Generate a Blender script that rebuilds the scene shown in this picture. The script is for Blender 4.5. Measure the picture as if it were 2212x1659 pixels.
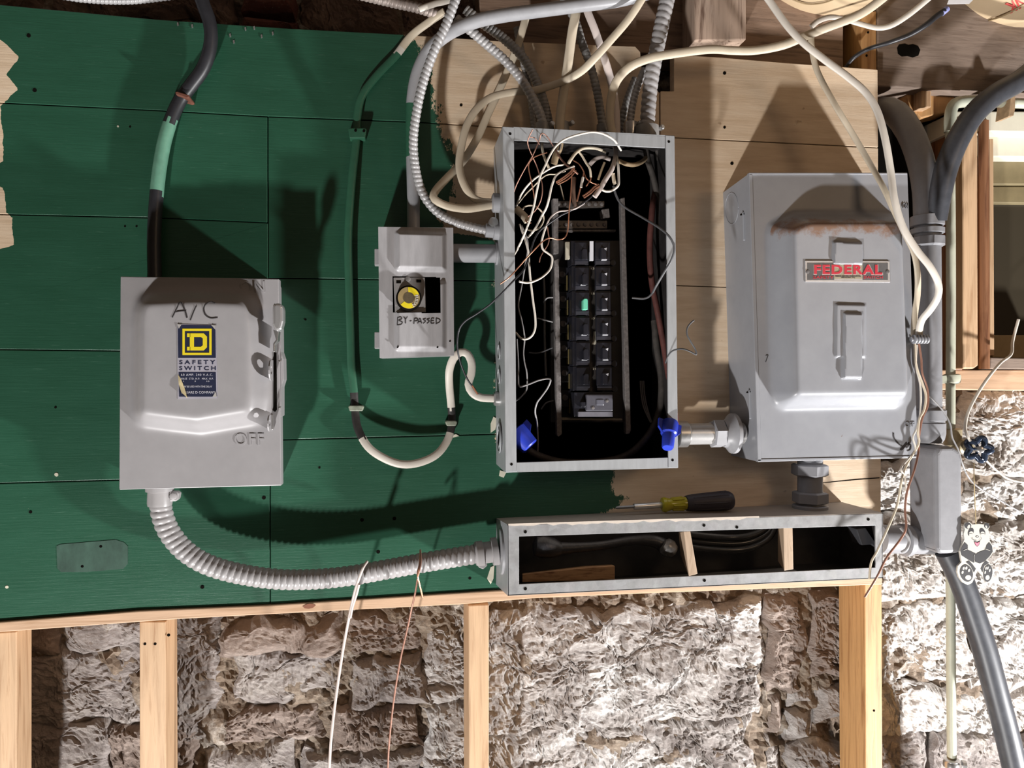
import bpy, bmesh, math, random
import numpy as np
from mathutils import Vector, noise, Matrix

# ---------------------------------------------------------------- camera geometry
# world: x right along the wall, z up, y into the wall; the painted boards' face is y = 0
FPX, CX0, CY0 = 1600.0, 1106.0, 829.5
D = 1.13                                   # camera to boards, metres
VPX, VPY = 866.0, 813.0                    # where the wall's normal vanishes in the picture
yaw = math.atan((CX0 - VPX) / FPX)
pit = math.atan((CY0 - VPY) / FPX)
FW = Vector((math.sin(yaw) * math.cos(pit), math.cos(yaw) * math.cos(pit), -math.sin(pit)))
RT = Vector((math.cos(yaw), -math.sin(yaw), 0))
UP = RT.cross(FW)
CAM = Vector((0, -D, 0))

def ray(px, py):
    return FW * FPX + RT * (px - CX0) - UP * (py - CY0)

def to_px(p):
    v = p - CAM
    f = v.dot(FW)
    return CX0 + FPX * v.dot(RT) / f, CY0 - FPX * v.dot(UP) / f

def W(px, py, d=0.0):
    """the point of the plane d metres in front of the boards (d < 0: behind them) seen at that pixel"""
    r = ray(px, py)
    return CAM + r * ((D - d) / r.y)

def S(d=0.0):
    return (D - d) / FPX                   # metres per pixel at that plane

scene = bpy.context.scene
for o in list(bpy.data.objects):
    bpy.data.objects.remove(o)
col = scene.collection
cd = bpy.data.cameras.new('camera')
cam = bpy.data.objects.new('camera', cd)
col.objects.link(cam)
cd.sensor_width = 36.0
cd.lens = 36.0 * FPX / 2212.0
cd.clip_start = 0.01
cam.matrix_world = Matrix(((RT.x, UP.x, -FW.x, CAM.x), (RT.y, UP.y, -FW.y, CAM.y), (RT.z, UP.z, -FW.z, CAM.z), (0, 0, 0, 1)))
scene.camera = cam

# ---------------------------------------------------------------- world and lamps
wd = bpy.data.worlds.new('world')
scene.world = wd
wd.use_nodes = True
wd.node_tree.nodes['Background'].inputs[0].default_value = (1.0, 0.80, 0.62, 1)
wd.node_tree.nodes['Background'].inputs[1].default_value = 0.04

def lamp(name, loc, power, rad, color):
    l = bpy.data.lights.new(name, 'POINT')
    l.energy = power
    l.shadow_soft_size = rad
    l.color = color
    o = bpy.data.objects.new(name, l)
    col.objects.link(o)
    o.location = loc
    return o

# two work lamps standing low in the room, left and right of the boxes; they throw shadows upwards
lamp('work_lamp', W(600, 600, 0) + Vector((-0.66, -1.35, -2.30)), 285, 0.06, (1.0, 0.98, 0.965))
lamp('work_lamp', W(1960, 375, 0) + Vector((1.00, -0.76, -1.58)), 250, 0.05, (1.0, 0.99, 0.985))
# added warm fill light, behind the viewer, to lift the shaded cream boards
lamp('added_warm_fill', (1.5, -1.9, 0.55), 13, 0.25, (1.0, 0.70, 0.44))
scene.view_settings.view_transform = 'Standard'
scene.view_settings.look = 'None'
scene.view_settings.exposure = 0.24
scene.view_settings.gamma = 1.0
scene.view_settings.use_curve_mapping = False
scene.cycles.max_bounces = 4
scene.cycles.diffuse_bounces = 2
scene.cycles.glossy_bounces = 2
scene.cycles.caustics_reflective = False
scene.cycles.caustics_refractive = False

# ---------------------------------------------------------------- materials
MATS = {}

def nt_new(name):
    m = bpy.data.materials.new(name)
    m.use_nodes = True
    nt = m.node_tree
    return m, nt, nt.nodes['Principled BSDF']

def N(nt, t, **kw):
    n = nt.nodes.new(t)
    for k, v in kw.items():
        setattr(n, k, v)
    return n

def noise_n(nt, vec, scale, detail=4, rough=0.6, dist=0.0):
    n = N(nt, 'ShaderNodeTexNoise')
    n.inputs['Scale'].default_value = scale
    n.inputs['Detail'].default_value = min(detail, 6)
    n.inputs['Roughness'].default_value = rough
    n.inputs['Distortion'].default_value = dist
    if vec is not None:
        nt.links.new(vec, n.inputs['Vector'])
    return n.outputs['Fac']

def ramp(nt, fac, stops):
    n = N(nt, 'ShaderNodeValToRGB')
    e = n.color_ramp.elements
    while len(e) < len(stops):
        e.new(0.5)
    for i, (p, c) in enumerate(stops):
        e[i].position = p
        e[i].color = (c[0], c[1], c[2], 1) if not isinstance(c, (int, float)) else (c, c, c, 1)
    nt.links.new(fac, n.inputs['Fac'])
    return n.outputs['Color']

def mix(nt, fac, a, b, mode='MIX'):
    n = N(nt, 'ShaderNodeMix', data_type='RGBA', blend_type=mode)
    for sock, v in ((n.inputs[0], fac), (n.inputs[6], a), (n.inputs[7], b)):
        if isinstance(v, (int, float)):
            sock.default_value = v
        elif isinstance(v, tuple):
            sock.default_value = (v[0], v[1], v[2], 1)
        else:
            nt.links.new(v, sock)
    return n.outputs[2]

def mth(nt, op, a, b=None, c=None):
    n = N(nt, 'ShaderNodeMath', operation=op)
    for i, v in enumerate((a, b, c)):
        if v is None:
            continue
        if isinstance(v, (int, float)):
            n.inputs[i].default_value = v
        else:
            nt.links.new(v, n.inputs[i])
    return n.outputs[0]

def pos_scaled(nt, sc=(1, 1, 1)):
    g = N(nt, 'ShaderNodeNewGeometry').outputs['Position']
    if sc == (1, 1, 1):
        return g
    m = N(nt, 'ShaderNodeMapping')
    m.inputs['Scale'].default_value = sc
    nt.links.new(g, m.inputs['Vector'])
    return m.outputs[0]

def bump(nt, bs, h, strength, dist):
    b = N(nt, 'ShaderNodeBump')
    b.inputs['Strength'].default_value = strength
    b.inputs['Distance'].default_value = dist
    nt.links.new(h, b.inputs['Height'])
    nt.links.new(b.outputs[0], bs.inputs['Normal'])

def mat(name, c, rough=0.5, metal=0.0, var=0.12, scale=60, c2=None, spots=0.0, bmp=0.0, stretch=(1, 1, 1)):
    """plain coloured surface with noise variation, optional second colour in patches, fine relief"""
    if name in MATS:
        return MATS[name]
    m, nt, bs = nt_new(name)
    p = pos_scaled(nt, stretch)
    f = noise_n(nt, p, scale, 5, 0.65)
    lo = tuple(max(0, x * (1 - var)) for x in c)
    hi = tuple(min(1, x * (1 + var)) for x in c)
    colr = ramp(nt, f, [(0.3, lo), (0.7, hi)])
    if c2:
        f2 = noise_n(nt, p, scale * 0.45, 6, 0.7, 0.3)
        colr = mix(nt, ramp(nt, f2, [(0.62 - spots, 0.0), (0.70 - spots, 1.0)]), colr, c2)
    nt.links.new(colr, bs.inputs['Base Color'])
    bs.inputs['Roughness'].default_value = rough
    bs.inputs['Metallic'].default_value = metal
    if bmp:
        bump(nt, bs, noise_n(nt, p, scale * 3, 4, 0.6), 0.5, bmp)
    MATS[name] = m
    return m

M_ac = mat('enamel_warm_grey', (0.335, 0.322, 0.328), 0.38, var=0.05, scale=30, c2=(0.30, 0.27, 0.24), spots=-0.12)
M_panel = mat('enamel_light_grey', (0.37, 0.38, 0.39), 0.42, var=0.10, scale=40, c2=(0.30, 0.30, 0.31), spots=-0.06, stretch=(3, 1, 0.6))
M_pipe = mat('grey_painted_steel', (0.34, 0.34, 0.355), 0.40, var=0.08, scale=50, c2=(0.62, 0.60, 0.58), spots=-0.10)
M_flex = mat('flexible_steel', (0.41, 0.40, 0.40), 0.42, 0.15, var=0.1, scale=70)
M_flexd = mat('dull_flexible_steel', (0.30, 0.29, 0.28), 0.5, 0.2, var=0.15, scale=70)
M_flexac = mat('grey_painted_flex', (0.36, 0.345, 0.345), 0.38, var=0.06, scale=40)
M_white = mat('white_cable_sheath', (0.70, 0.645, 0.57), 0.45, var=0.06, scale=40, c2=(0.55, 0.48, 0.40), spots=-0.12)
M_cream = mat('cream_cable_sheath', (0.64, 0.55, 0.42), 0.5, var=0.08, scale=40, c2=(0.45, 0.38, 0.28), spots=-0.10)
M_pink = mat('pinkish_cable_sheath', (0.66, 0.57, 0.53), 0.5, var=0.06, scale=40)
M_black = mat('black_rubber', (0.022, 0.022, 0.026), 0.42, var=0.2, scale=60)
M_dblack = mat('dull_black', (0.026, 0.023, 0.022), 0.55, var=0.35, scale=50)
M_plas = mat('black_moulded_plastic', (0.018, 0.018, 0.024), 0.28, var=0.2, scale=80)
M_copper = mat('copper', (0.62, 0.30, 0.19), 0.32, 0.75, var=0.15, scale=90)
M_brownw = mat('dull_copper', (0.36, 0.19, 0.14), 0.42, 0.5, var=0.15, scale=90)
M_red = mat('dusty_red_insulation', (0.105, 0.036, 0.03), 0.55, var=0.3, scale=60)
M_grey = mat('grey_insulation', (0.30, 0.29, 0.29), 0.4, var=0.1, scale=60)
M_tan = mat('tan_paper_sheath', (0.45, 0.33, 0.20), 0.65, var=0.2, scale=60)
M_blue = mat('blue_plastic', (0.03, 0.06, 0.55), 0.35, var=0.1, scale=60)
M_steel = mat('bare_steel', (0.55, 0.54, 0.53), 0.3, 0.85, var=0.12, scale=70)
M_chrome = mat('chrome', (0.66, 0.65, 0.65), 0.28, 0.7, var=0.04, scale=40)
M_rail = mat('dusty_dark_steel', (0.15, 0.135, 0.13), 0.65, 0.1, var=0.35, scale=220, bmp=0.0006)
M_ink = mat('marker_ink', (0.035, 0.03, 0.03), 0.5)
M_hole = mat('dark_hole', (0.008, 0.007, 0.006), 0.9)
M_hole.node_tree.nodes['Principled BSDF'].inputs['Specular IOR Level'].default_value = 0.0
M_pvc = mat('grey_conduit', (0.26, 0.26, 0.275), 0.45, var=0.07, scale=60, c2=(0.42, 0.41, 0.41), spots=-0.12, bmp=0.0002)
M_greenpipe = mat('pale_green_paint', (0.52, 0.53, 0.42), 0.4, var=0.08, scale=40, c2=(0.36, 0.30, 0.2), spots=-0.14)
M_yellow = mat('amber_plastic', (0.42, 0.36, 0.02), 0.2, var=0.1, scale=60)
M_sdblack = mat('screwdriver_rubber', (0.035, 0.03, 0.04), 0.5, var=0.15, scale=60)

def wood(name, c, c2, stretch, scale=14, rough=0.6, bmp=0.0008, knots=True):
    if name in MATS:
        return MATS[name]
    m, nt, bs = nt_new(name)
    p = pos_scaled(nt, stretch)
    f = noise_n(nt, p, scale, 6, 0.6, 0.6)
    colr = ramp(nt, f, [(0.30, c2), (0.48, c), (0.62, tuple(min(1, x * 1.12) for x in c)), (0.75, c2)])
    q = pos_scaled(nt)
    d = noise_n(nt, q, 9, 5, 0.7)
    colr = mix(nt, ramp(nt, d, [(0.60, 0.0), (0.80, 0.55)]), colr, c2)
    nt.links.new(colr, bs.inputs['Base Color'])
    bs.inputs['Roughness'].default_value = rough
    bump(nt, bs, f, 0.6, bmp)
    MATS[name] = m
    return m

M_pineV = wood('pine_upright', (0.56, 0.37, 0.22), (0.40, 0.23, 0.12), (9, 9, 0.5))
M_pineH = wood('pine_level', (0.55, 0.36, 0.23), (0.41, 0.24, 0.13), (0.5, 9, 9))
M_orangeV = wood('orange_pine', (0.52, 0.29, 0.12), (0.33, 0.155, 0.055), (9, 9, 0.5))
M_oldH = wood('old_brown_beam', (0.25, 0.165, 0.115), (0.12, 0.075, 0.05), (0.7, 7, 7), 16, 0.8, 0.0015)
M_oldV = wood('old_brown_post', (0.40, 0.29, 0.22), (0.13, 0.075, 0.05), (9, 9, 0.6), 14, 0.8, 0.002)
M_darkV = wood('dark_varnished_wood', (0.26, 0.12, 0.06), (0.13, 0.05, 0.025), (9, 9, 0.5), 14, 0.4)
M_greyH = wood('weathered_beam', (0.23, 0.172, 0.135), (0.15, 0.105, 0.08), (0.8, 8, 8), 18, 0.8, 0.001)
M_scrap = wood('scrap_wood', (0.50, 0.30, 0.16), (0.22, 0.10, 0.05), (2, 5, 14), 16, 0.6)
M_scrapV = wood('scrap_wood_pale', (0.50, 0.37, 0.26), (0.34, 0.23, 0.15), (8, 8, 0.8), 16, 0.6)

# ---------------------------------------------------------------- mesh helpers
WL = {}

def reg(o, loc):
    WL[o.name] = Vector(loc)

def tag(o, label=None, cat=None, group=None, kind=None):
    for k, v in (('label', label), ('category', cat), ('group', group), ('kind', kind)):
        if v:
            o[k] = v
    return o

def root(name, loc, label, cat, group=None):
    o = bpy.data.objects.new(name, None)
    o.empty_display_size = 0.02
    col.objects.link(o)
    o.location = loc
    reg(o, loc)
    return tag(o, label, cat, group)

def mk(name, V, F, m, parent=None, smooth=False, midx=None, bevel=0.0, label=None, cat=None, group=None, kind=None, seg=2, auto=None):
    V = [Vector(v) for v in V]
    lo = Vector((min(v.x for v in V), min(v.y for v in V), min(v.z for v in V)))
    hi = Vector((max(v.x for v in V), max(v.y for v in V), max(v.z for v in V)))
    org = Vector(((lo.x + hi.x) / 2, (lo.y + hi.y) / 2, lo.z))
    me = bpy.data.meshes.new(name)
    me.from_pydata([v - org for v in V], [], F)
    for x in (m if isinstance(m, (list, tuple)) else [m]):
        me.materials.append(x)
    if midx is not None:
        me.polygons.foreach_set('material_index', midx)
    bm = bmesh.new()
    bm.from_mesh(me)
    bmesh.ops.recalc_face_normals(bm, faces=bm.faces)
    if bevel:
        es = [e for e in bm.edges if len(e.link_faces) == 2 and e.calc_face_angle(0) > 0.5]
        bmesh.ops.bevel(bm, geom=es, offset=bevel, segments=seg, affect='EDGES', profile=0.5)
    bm.to_mesh(me)
    bm.free()
    if smooth:
        me.polygons.foreach_set('use_smooth', [True] * len(me.polygons))
        if auto:
            me.set_sharp_from_angle(angle=auto)
    o = bpy.data.objects.new(name, me)
    col.objects.link(o)
    if parent is not None:
        o.parent = parent
        o.location = org - WL[parent.name]
    else:
        o.location = org
    reg(o, org)
    return tag(o, label, cat, group, kind)

def prism_geo(front, back):
    n = len(front)
    V = list(front) + list(back)
    F = [list(range(n)), list(range(2 * n - 1, n - 1, -1))]
    F += [[i, n + i, n + (i + 1) % n, (i + 1) % n] for i in range(n)]
    return V, F

def prism(name, pts, d0, d1, m, parent=None, bevel=0.0, **kw):
    """outline traced at depth d0, carried straight back to depth d1"""
    fr = [W(x, y, d0) for x, y in pts]
    bk = [Vector((p.x, -d1, p.z)) for p in fr]
    V, F = prism_geo(fr, bk)
    return mk(name, V, F, m, parent, bevel=bevel, **kw)

def pbox(name, x0, y0, x1, y1, d0, d1, m, parent=None, bevel=0.0, **kw):
    return prism(name, [(x0, y0), (x1, y0), (x1, y1), (x0, y1)], d0, d1, m, parent, bevel, **kw)

def frame_geo(outer, inner, th):
    """flat ring between two quads (world points), th metres thick towards the wall"""
    o, i = [Vector(p) for p in outer], [Vector(p) for p in inner]
    b = Vector((0, th, 0))
    V = o + i + [p + b for p in o] + [p + b for p in i]
    F = []
    for k in range(4):
        j = (k + 1) % 4
        F += [[k, j, 4 + j, 4 + k], [8 + k, 12 + k, 12 + j, 8 + j], [k, 8 + k, 8 + j, j], [4 + k, 4 + j, 12 + j, 12 + k]]
    return V, F

def catmull(P, step):
    P = [Vector(p) for p in P]
    if len(P) == 2:
        L = (P[1] - P[0]).length
        n = max(1, int(L / step))
        return [P[0].lerp(P[1], i / n) for i in range(n + 1)]
    Q = [P[0] * 2 - P[1]] + P + [P[-1] * 2 - P[-2]]
    out = []
    for k in range(1, len(Q) - 2):
        p0, p1, p2, p3 = Q[k - 1:k + 3]
        n = max(2, int((p2 - p1).length / step))
        for i in range(n):
            t = i / n
            out.append(0.5 * ((2 * p1) + (p2 - p0) * t + (2 * p0 - 5 * p1 + 4 * p2 - p3) * t * t + (3 * p1 - p0 - 3 * p2 + p3) * t ** 3))
    out.append(P[-1])
    return out

def tube_geo(P, r, segs=10, flat=1.0, rib=None, step=None, r_fun=None, cap=True):
    """round or flat cable along world points; rib = (pitch, depth): a helical ridge"""
    if rib:
        step = rib[0] / 7.0
    step = step or max(r * 0.8, 0.002)
    C = catmull(P, step)
    if rib:                                 # even spacing for the helix
        acc = [0.0]
        for a, b in zip(C, C[1:]):
            acc.append(acc[-1] + (b - a).length)
        n = int(acc[-1] / step)
        E, k = [], 0
        for i in range(n + 1):
            s = acc[-1] * i / n
            while k < len(acc) - 2 and acc[k + 1] < s:
                k += 1
            t = (s - acc[k]) / max(1e-9, acc[k + 1] - acc[k])
            E.append(C[k].lerp(C[k + 1], t))
        C = E
    V, F = [], []
    n = len(C)
    s = 0.0
    for i, c in enumerate(C):
        T = (C[min(i + 1, n - 1)] - C[max(i - 1, 0)]).normalized()
        A = T.cross(Vector((0, 1, 0)))
        if A.length < 0.15:
            A = T.cross(Vector((1, 0, 0)))
        A.normalize()
        B = T.cross(A).normalized()
        if i:
            s += (c - C[i - 1]).length
        rr = r * (r_fun(i / (n - 1)) if r_fun else 1.0)
        for k in range(segs):
            a = 2 * math.pi * k / segs
            q = rr
            if rib:
                ph = (s / rib[0] + k / segs) % 1.0
                q = rr * (1 - rib[1] * abs(2 * ph - 1) ** 3)
            V.append(c + A * (q * math.cos(a)) + B * (q * flat * math.sin(a)))
    for i in range(n - 1):
        for k in range(segs):
            j = (k + 1) % segs
            F.append([i * segs + k, i * segs + j, (i + 1) * segs + j, (i + 1) * segs + k])
    if cap:
        F += [list(range(segs))[::-1], list(range((n - 1) * segs, n * segs))]
    return V, F, n

def PX(pts):
    return [W(*p) for p in pts]

def tube(name, pts, w, m, parent=None, flat=1.0, rib=None, segs=10, paint=None, step=None, r_fun=None, **kw):
    """cable traced through (pixel x, pixel y, depth); w = width in pixels; paint = [(from, to, material)] along its length"""
    P = PX(pts)
    dm = sum(p[2] for p in pts) / len(pts)
    r = w * S(dm) / 2
    if rib:
        rib = (rib[0] * S(dm), rib[1])
    V, F, n = tube_geo(P, r, segs, flat, rib, step, r_fun)
    if paint:
        ms = [m]
        idx = []
        for a, b, pm in paint:
            ms.append(pm)
        rnd = random.Random(len(pts))
        for i in range(n - 1):
            for k in range(segs):
                t = (i + rnd.uniform(-0.5, 0.5)) / n
                j = 0
                for q, (a, b, pm) in enumerate(paint):
                    if a <= t <= b:
                        j = q + 1
                idx.append(j)
        idx += [idx[0], idx[-1]]
        return mk(name, V, F, ms, parent, True, idx, auto=math.radians(60), **kw)
    return mk(name, V, F, m, parent, True, auto=math.radians(60), **kw)

def lathe_geo(base, axis, prof, segs=20, rot=0.0):
    """profile [(height, radius)] turned about an axis"""
    base, axis = Vector(base), Vector(axis).normalized()
    A = axis.orthogonal().normalized()
    B = axis.cross(A)
    V, F = [], []
    for h, r in prof:
        for k in range(segs):
            a = 2 * math.pi * k / segs + rot
            V.append(base + axis * h + A * (r * math.cos(a)) + B * (r * math.sin(a)))
    for i in range(len(prof) - 1):
        for k in range(segs):
            j = (k + 1) % segs
            F.append([i * segs + k, i * segs + j, (i + 1) * segs + j, (i + 1) * segs + k])
    F += [list(range(segs))[::-1], list(range((len(prof) - 1) * segs, len(prof) * segs))]
    return V, F

def lathe(name, base, axis, prof, m, parent=None, segs=20, rot=0.0, sm=True, **kw):
    V, F = lathe_geo(base, axis, prof, segs, rot)
    return mk(name, V, F, m, parent, sm, auto=math.radians(35), **kw)

def join(*geos):
    V, F = [], []
    for g in geos:
        o = len(V)
        V += list(g[0])
        F += [[i + o for i in f] for f in g[1]]
    return V, F

def box_geo(lo, hi):
    x0, y0, z0 = lo
    x1, y1, z1 = hi
    V = [Vector(p) for p in ((x0, y0, z0), (x1, y0, z0), (x1, y0, z1), (x0, y0, z1), (x0, y1, z0), (x1, y1, z0), (x1, y1, z1), (x0, y1, z1))]
    return V, [[0, 1, 2, 3], [7, 6, 5, 4], [0, 4, 5, 1], [1, 5, 6, 2], [2, 6, 7, 3], [3, 7, 4, 0]]

def grid_front(name, quad, d0, nx, ny, hfun, m, parent=None, back=None, hole=None, **kw):
    """pressed sheet-metal face: quad of pixels TL,TR,BR,BL at depth d0, raised by hfun(x, z) metres, with returns to 'back' (four world points)"""
    tl, tr, br, bl = [W(x, y, d0) for x, y in quad]
    us, vs = np.linspace(0, 1, nx + 1), np.linspace(0, 1, ny + 1)
    V = []
    X = np.zeros((ny + 1, nx + 1)); Z = np.zeros((ny + 1, nx + 1))
    for j, v in enumerate(vs):
        for i, u in enumerate(us):
            p = (tl * (1 - u) + tr * u) * (1 - v) + (bl * (1 - u) + br * u) * v
            X[j, i], Z[j, i] = p.x, p.z
    H = hfun(X, Z)
    if isinstance(H, tuple):                # (pressed shape to be rounded off, sharp detail, passes)
        B, detail, passes = H
        for _ in range(passes):
            Pd = np.pad(B, 1, mode='edge')
            B = (Pd[:-2, 1:-1] + Pd[2:, 1:-1] + Pd[1:-1, :-2] + Pd[1:-1, 2:] + 2 * B) / 6.0
        H = B + detail
    for j in range(ny + 1):
        for i in range(nx + 1):
            V.append(Vector((X[j, i], -d0 - H[j, i], Z[j, i])))
    F = []
    w = nx + 1
    for j in range(ny):
        for i in range(nx):
            if hole is not None and hole(0.5 * (X[j, i] + X[j + 1, i + 1]), 0.5 * (Z[j, i] + Z[j + 1, i + 1])):
                continue
            F.append([j * w + i, (j + 1) * w + i, (j + 1) * w + i + 1, j * w + i + 1])
    if back:
        n0 = len(V)
        V += [Vector(b) for b in back]
        top = [i for i in range(w)]
        rgt = [j * w + nx for j in range(ny + 1)]
        bot = [ny * w + i for i in range(nx, -1, -1)]
        lft = [j * w for j in range(ny, -1, -1)]
        F += [top + [n0 + 1, n0], rgt + [n0 + 2, n0 + 1], bot + [n0 + 3, n0 + 2], lft + [n0, n0 + 3]]
    return mk(name, V, F, m, parent, True, auto=math.radians(50), **kw)

def sd_poly(X, Z, P):
    """signed distance to a polygon (world x,z points), positive inside"""
    d = np.full(X.shape, 1e9)
    ins = np.zeros(X.shape, bool)
    n = len(P)
    for i in range(n):
        ax, az = P[i]; bx, bz = P[(i + 1) % n]
        ex, ez = bx - ax, bz - az
        t = np.clip(((X - ax) * ex + (Z - az) * ez) / (ex * ex + ez * ez + 1e-12), 0, 1)
        d = np.minimum(d, np.hypot(X - ax - t * ex, Z - az - t * ez))
        c = ((az > Z) != (bz > Z)) & (X < ex * (Z - az) / (ez + (1e-12 if ez >= 0 else -1e-12)) + ax)
        ins ^= c
    return np.where(ins, d, -d)

def sd_round(X, Z, a, b, r):
    """signed distance, positive inside, to a rounded rectangle between two world points"""
    x0, x1 = min(a.x, b.x), max(a.x, b.x)
    z0, z1 = min(a.z, b.z), max(a.z, b.z)
    qx = np.abs(X - (x0 + x1) / 2) - (x1 - x0) / 2 + r
    qz = np.abs(Z - (z0 + z1) / 2) - (z1 - z0) / 2 + r
    return -(np.hypot(np.maximum(qx, 0), np.maximum(qz, 0)) + np.minimum(np.maximum(qx, qz), 0) - r)

def smooth01(t):
    t = np.clip(t, 0, 1)
    return t * t * (3 - 2 * t)

def xz(pts, d):
    return [(p.x, p.z) for p in (W(a, b, d) for a, b in pts)]

def text_geo(txt, quad, d, th=0.0006, space=1.0, shear=0.0, bold=0.0):
    """lettering fitted into a pixel quad TL,TR,BR,BL at depth d, th metres thick"""
    cu = bpy.data.curves.new('t', 'FONT')
    cu.body = txt
    cu.space_character = space
    cu.shear = shear
    cu.offset = bold
    cu.resolution_u = 3
    ob = bpy.data.objects.new('t', cu)
    col.objects.link(ob)
    dg = bpy.context.evaluated_depsgraph_get()
    me = bpy.data.meshes.new_from_object(ob.evaluated_get(dg))
    vs = [v.co.copy() for v in me.vertices]
    fs = [list(p.vertices) for p in me.polygons]
    bpy.data.objects.remove(ob)
    bpy.data.curves.remove(cu)
    bpy.data.meshes.remove(me)
    x0, x1 = min(v.x for v in vs), max(v.x for v in vs)
    y0, y1 = min(v.y for v in vs), max(v.y for v in vs)
    tl, tr, br, bl = [W(x, y, d) for x, y in quad]
    V = []
    for v in vs:
        u, t = (v.x - x0) / (x1 - x0), (y1 - v.y) / (y1 - y0)
        V.append((tl * (1 - u) + tr * u) * (1 - t) + (bl * (1 - u) + br * u) * t)
    bm = bmesh.new()
    bv = [bm.verts.new(v) for v in V]
    for f in fs:
        try:
            bm.faces.new([bv[i] for i in f])
        except ValueError:
            pass
    r = bmesh.ops.extrude_face_region(bm, geom=bm.faces[:])
    bmesh.ops.translate(bm, verts=[g for g in r['geom'] if isinstance(g, bmesh.types.BMVert)], vec=(0, th, 0))
    bm.verts.index_update()
    out = ([v.co.copy() for v in bm.verts], [[v.index for v in f.verts] for f in bm.faces])
    bm.free()
    return out

def text(name, txt, x0, y0, x1, y1, d, m, parent, **kw):
    V, F = text_geo(txt, [(x0, y0), (x1, y0), (x1, y1), (x0, y1)], d, **kw)
    return mk(name, V, F, m, parent)

def on_surface(px, py, d0, hfun):
    """the point of a pressed sheet-metal face seen at a pixel"""
    d = d0
    for _ in range(5):
        p = W(px, py, d)
        hh = hfun(np.array([[p.x]]), np.array([[p.z]]))
        d = d0 + float((hh[0] + hh[1] if isinstance(hh, tuple) else hh)[0, 0])
    return W(px, py, d + 0.0005)

def strokes_on(name, lines, w, d0, hfun, m, parent):
    """pen strokes that follow a pressed face"""
    gs = []
    for ln in lines:
        P = catmull([Vector((x, y, 0)) for x, y in ln], 2.0)
        V, F, n = tube_geo([on_surface(p.x, p.y, d0, hfun) for p in P], w * S(d0) / 2, 6, 0.2, None, 0.0015)
        gs.append((V, F))
    V, F = join(*gs)
    return mk(name, V, F, m, parent, True)

def strokes(name, lines, w, d, m, parent):
    """pen strokes: flat ribbons lying on the surface"""
    gs = []
    for ln in lines:
        V, F, n = tube_geo([W(x, y, d) for x, y in ln], w * S(d) / 2, 6, 0.12, None, 0.0015)
        gs.append((V, F))
    V, F = join(*gs)
    return mk(name, V, F, m, parent, True)

def zf(ox, oy, s, pts, d):
    """points read off an enlarged view of the photograph"""
    out = []
    for p in pts:
        out.append((ox + p[0] / s, oy + p[1] / s, p[2] if len(p) > 2 else d))
    return out

# ================================================================ the setting: rubble wall behind the boards
def stone_mat(name, stops, patch, patch_amt, rough=0.85, bumpd=0.004):
    m, nt, bs = nt_new(name)
    p = pos_scaled(nt, (1, 1, 1.5))
    f = noise_n(nt, p, 11, 9, 0.68, 0.5)
    colr = ramp(nt, f, stops)
    g = noise_n(nt, p, 7.0, 8, 0.72, 0.8)
    colr = mix(nt, ramp(nt, g, [(patch_amt, 0.0), (patch_amt + 0.07, 1.0)]), colr, patch)
    h = noise_n(nt, p, 60, 6, 0.75, 0.4)
    colr = mix(nt, ramp(nt, h, [(0.30, 0.55), (0.45, 0.0)]), colr, (0.16, 0.115, 0.085))
    nt.links.new(colr, bs.inputs['Base Color'])
    bs.inputs['Roughness'].default_value = rough
    b1 = noise_n(nt, p, 110, 10, 0.78, 0.5)
    k = noise_n(nt, p, 260, 5, 0.7)
    colr = mix(nt, ramp(nt, k, [(0.62, 0.0), (0.70, 0.5)]), colr, (0.86, 0.82, 0.77))
    nt.links.new(colr, bs.inputs['Base Color'])
    bump(nt, bs, b1, 1.0, bumpd * 1.3)
    MATS[name] = m
    return m

M_stoneA = stone_mat('grey_limestone', [(0.3, (0.24, 0.20, 0.185)), (0.5, (0.36, 0.315, 0.295)), (0.7, (0.50, 0.45, 0.41))], (0.66, 0.60, 0.54), 0.56)
M_stoneB = stone_mat('brown_limestone', [(0.3, (0.22, 0.165, 0.135)), (0.5, (0.34, 0.265, 0.225)), (0.7, (0.47, 0.39, 0.34))], (0.58, 0.50, 0.43), 0.60)
M_stoneC = stone_mat('limewashed_stone', [(0.30, (0.20, 0.165, 0.15)), (0.46, (0.40, 0.355, 0.33)), (0.62, (0.60, 0.555, 0.525))], (0.74, 0.71, 0.685), 0.52)
M_stoneE = stone_mat('limewash_with_glare', [(0.28, (0.38, 0.33, 0.29)), (0.45, (0.62, 0.57, 0.53)), (0.65, (0.78, 0.74, 0.70))], (0.84, 0.81, 0.78), 0.48)  # limewash made paler still; the right lamp's glare is put into the colour
M_mortar = stone_mat('ochre_mortar', [(0.3, (0.17, 0.115, 0.08)), (0.5, (0.34, 0.255, 0.185)), (0.7, (0.54, 0.45, 0.36))], (0.62, 0.55, 0.48), 0.54, bumpd=0.006)
M_stoneD = stone_mat('dark_brown_stone', [(0.3, (0.16, 0.10, 0.075)), (0.5, (0.27, 0.18, 0.14)), (0.7, (0.38, 0.27, 0.21))], (0.34, 0.24, 0.19), 0.62)
M_brick = stone_mat('old_red_brick', [(0.3, (0.16, 0.05, 0.035)), (0.5, (0.24, 0.085, 0.06)), (0.7, (0.34, 0.16, 0.11))], (0.45, 0.33, 0.22), 0.64)

def fb(p, s, o=5):
    return noise.fractal(p * s, 0.75, 2.1, o, noise_basis='PERLIN_ORIGINAL')

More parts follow.
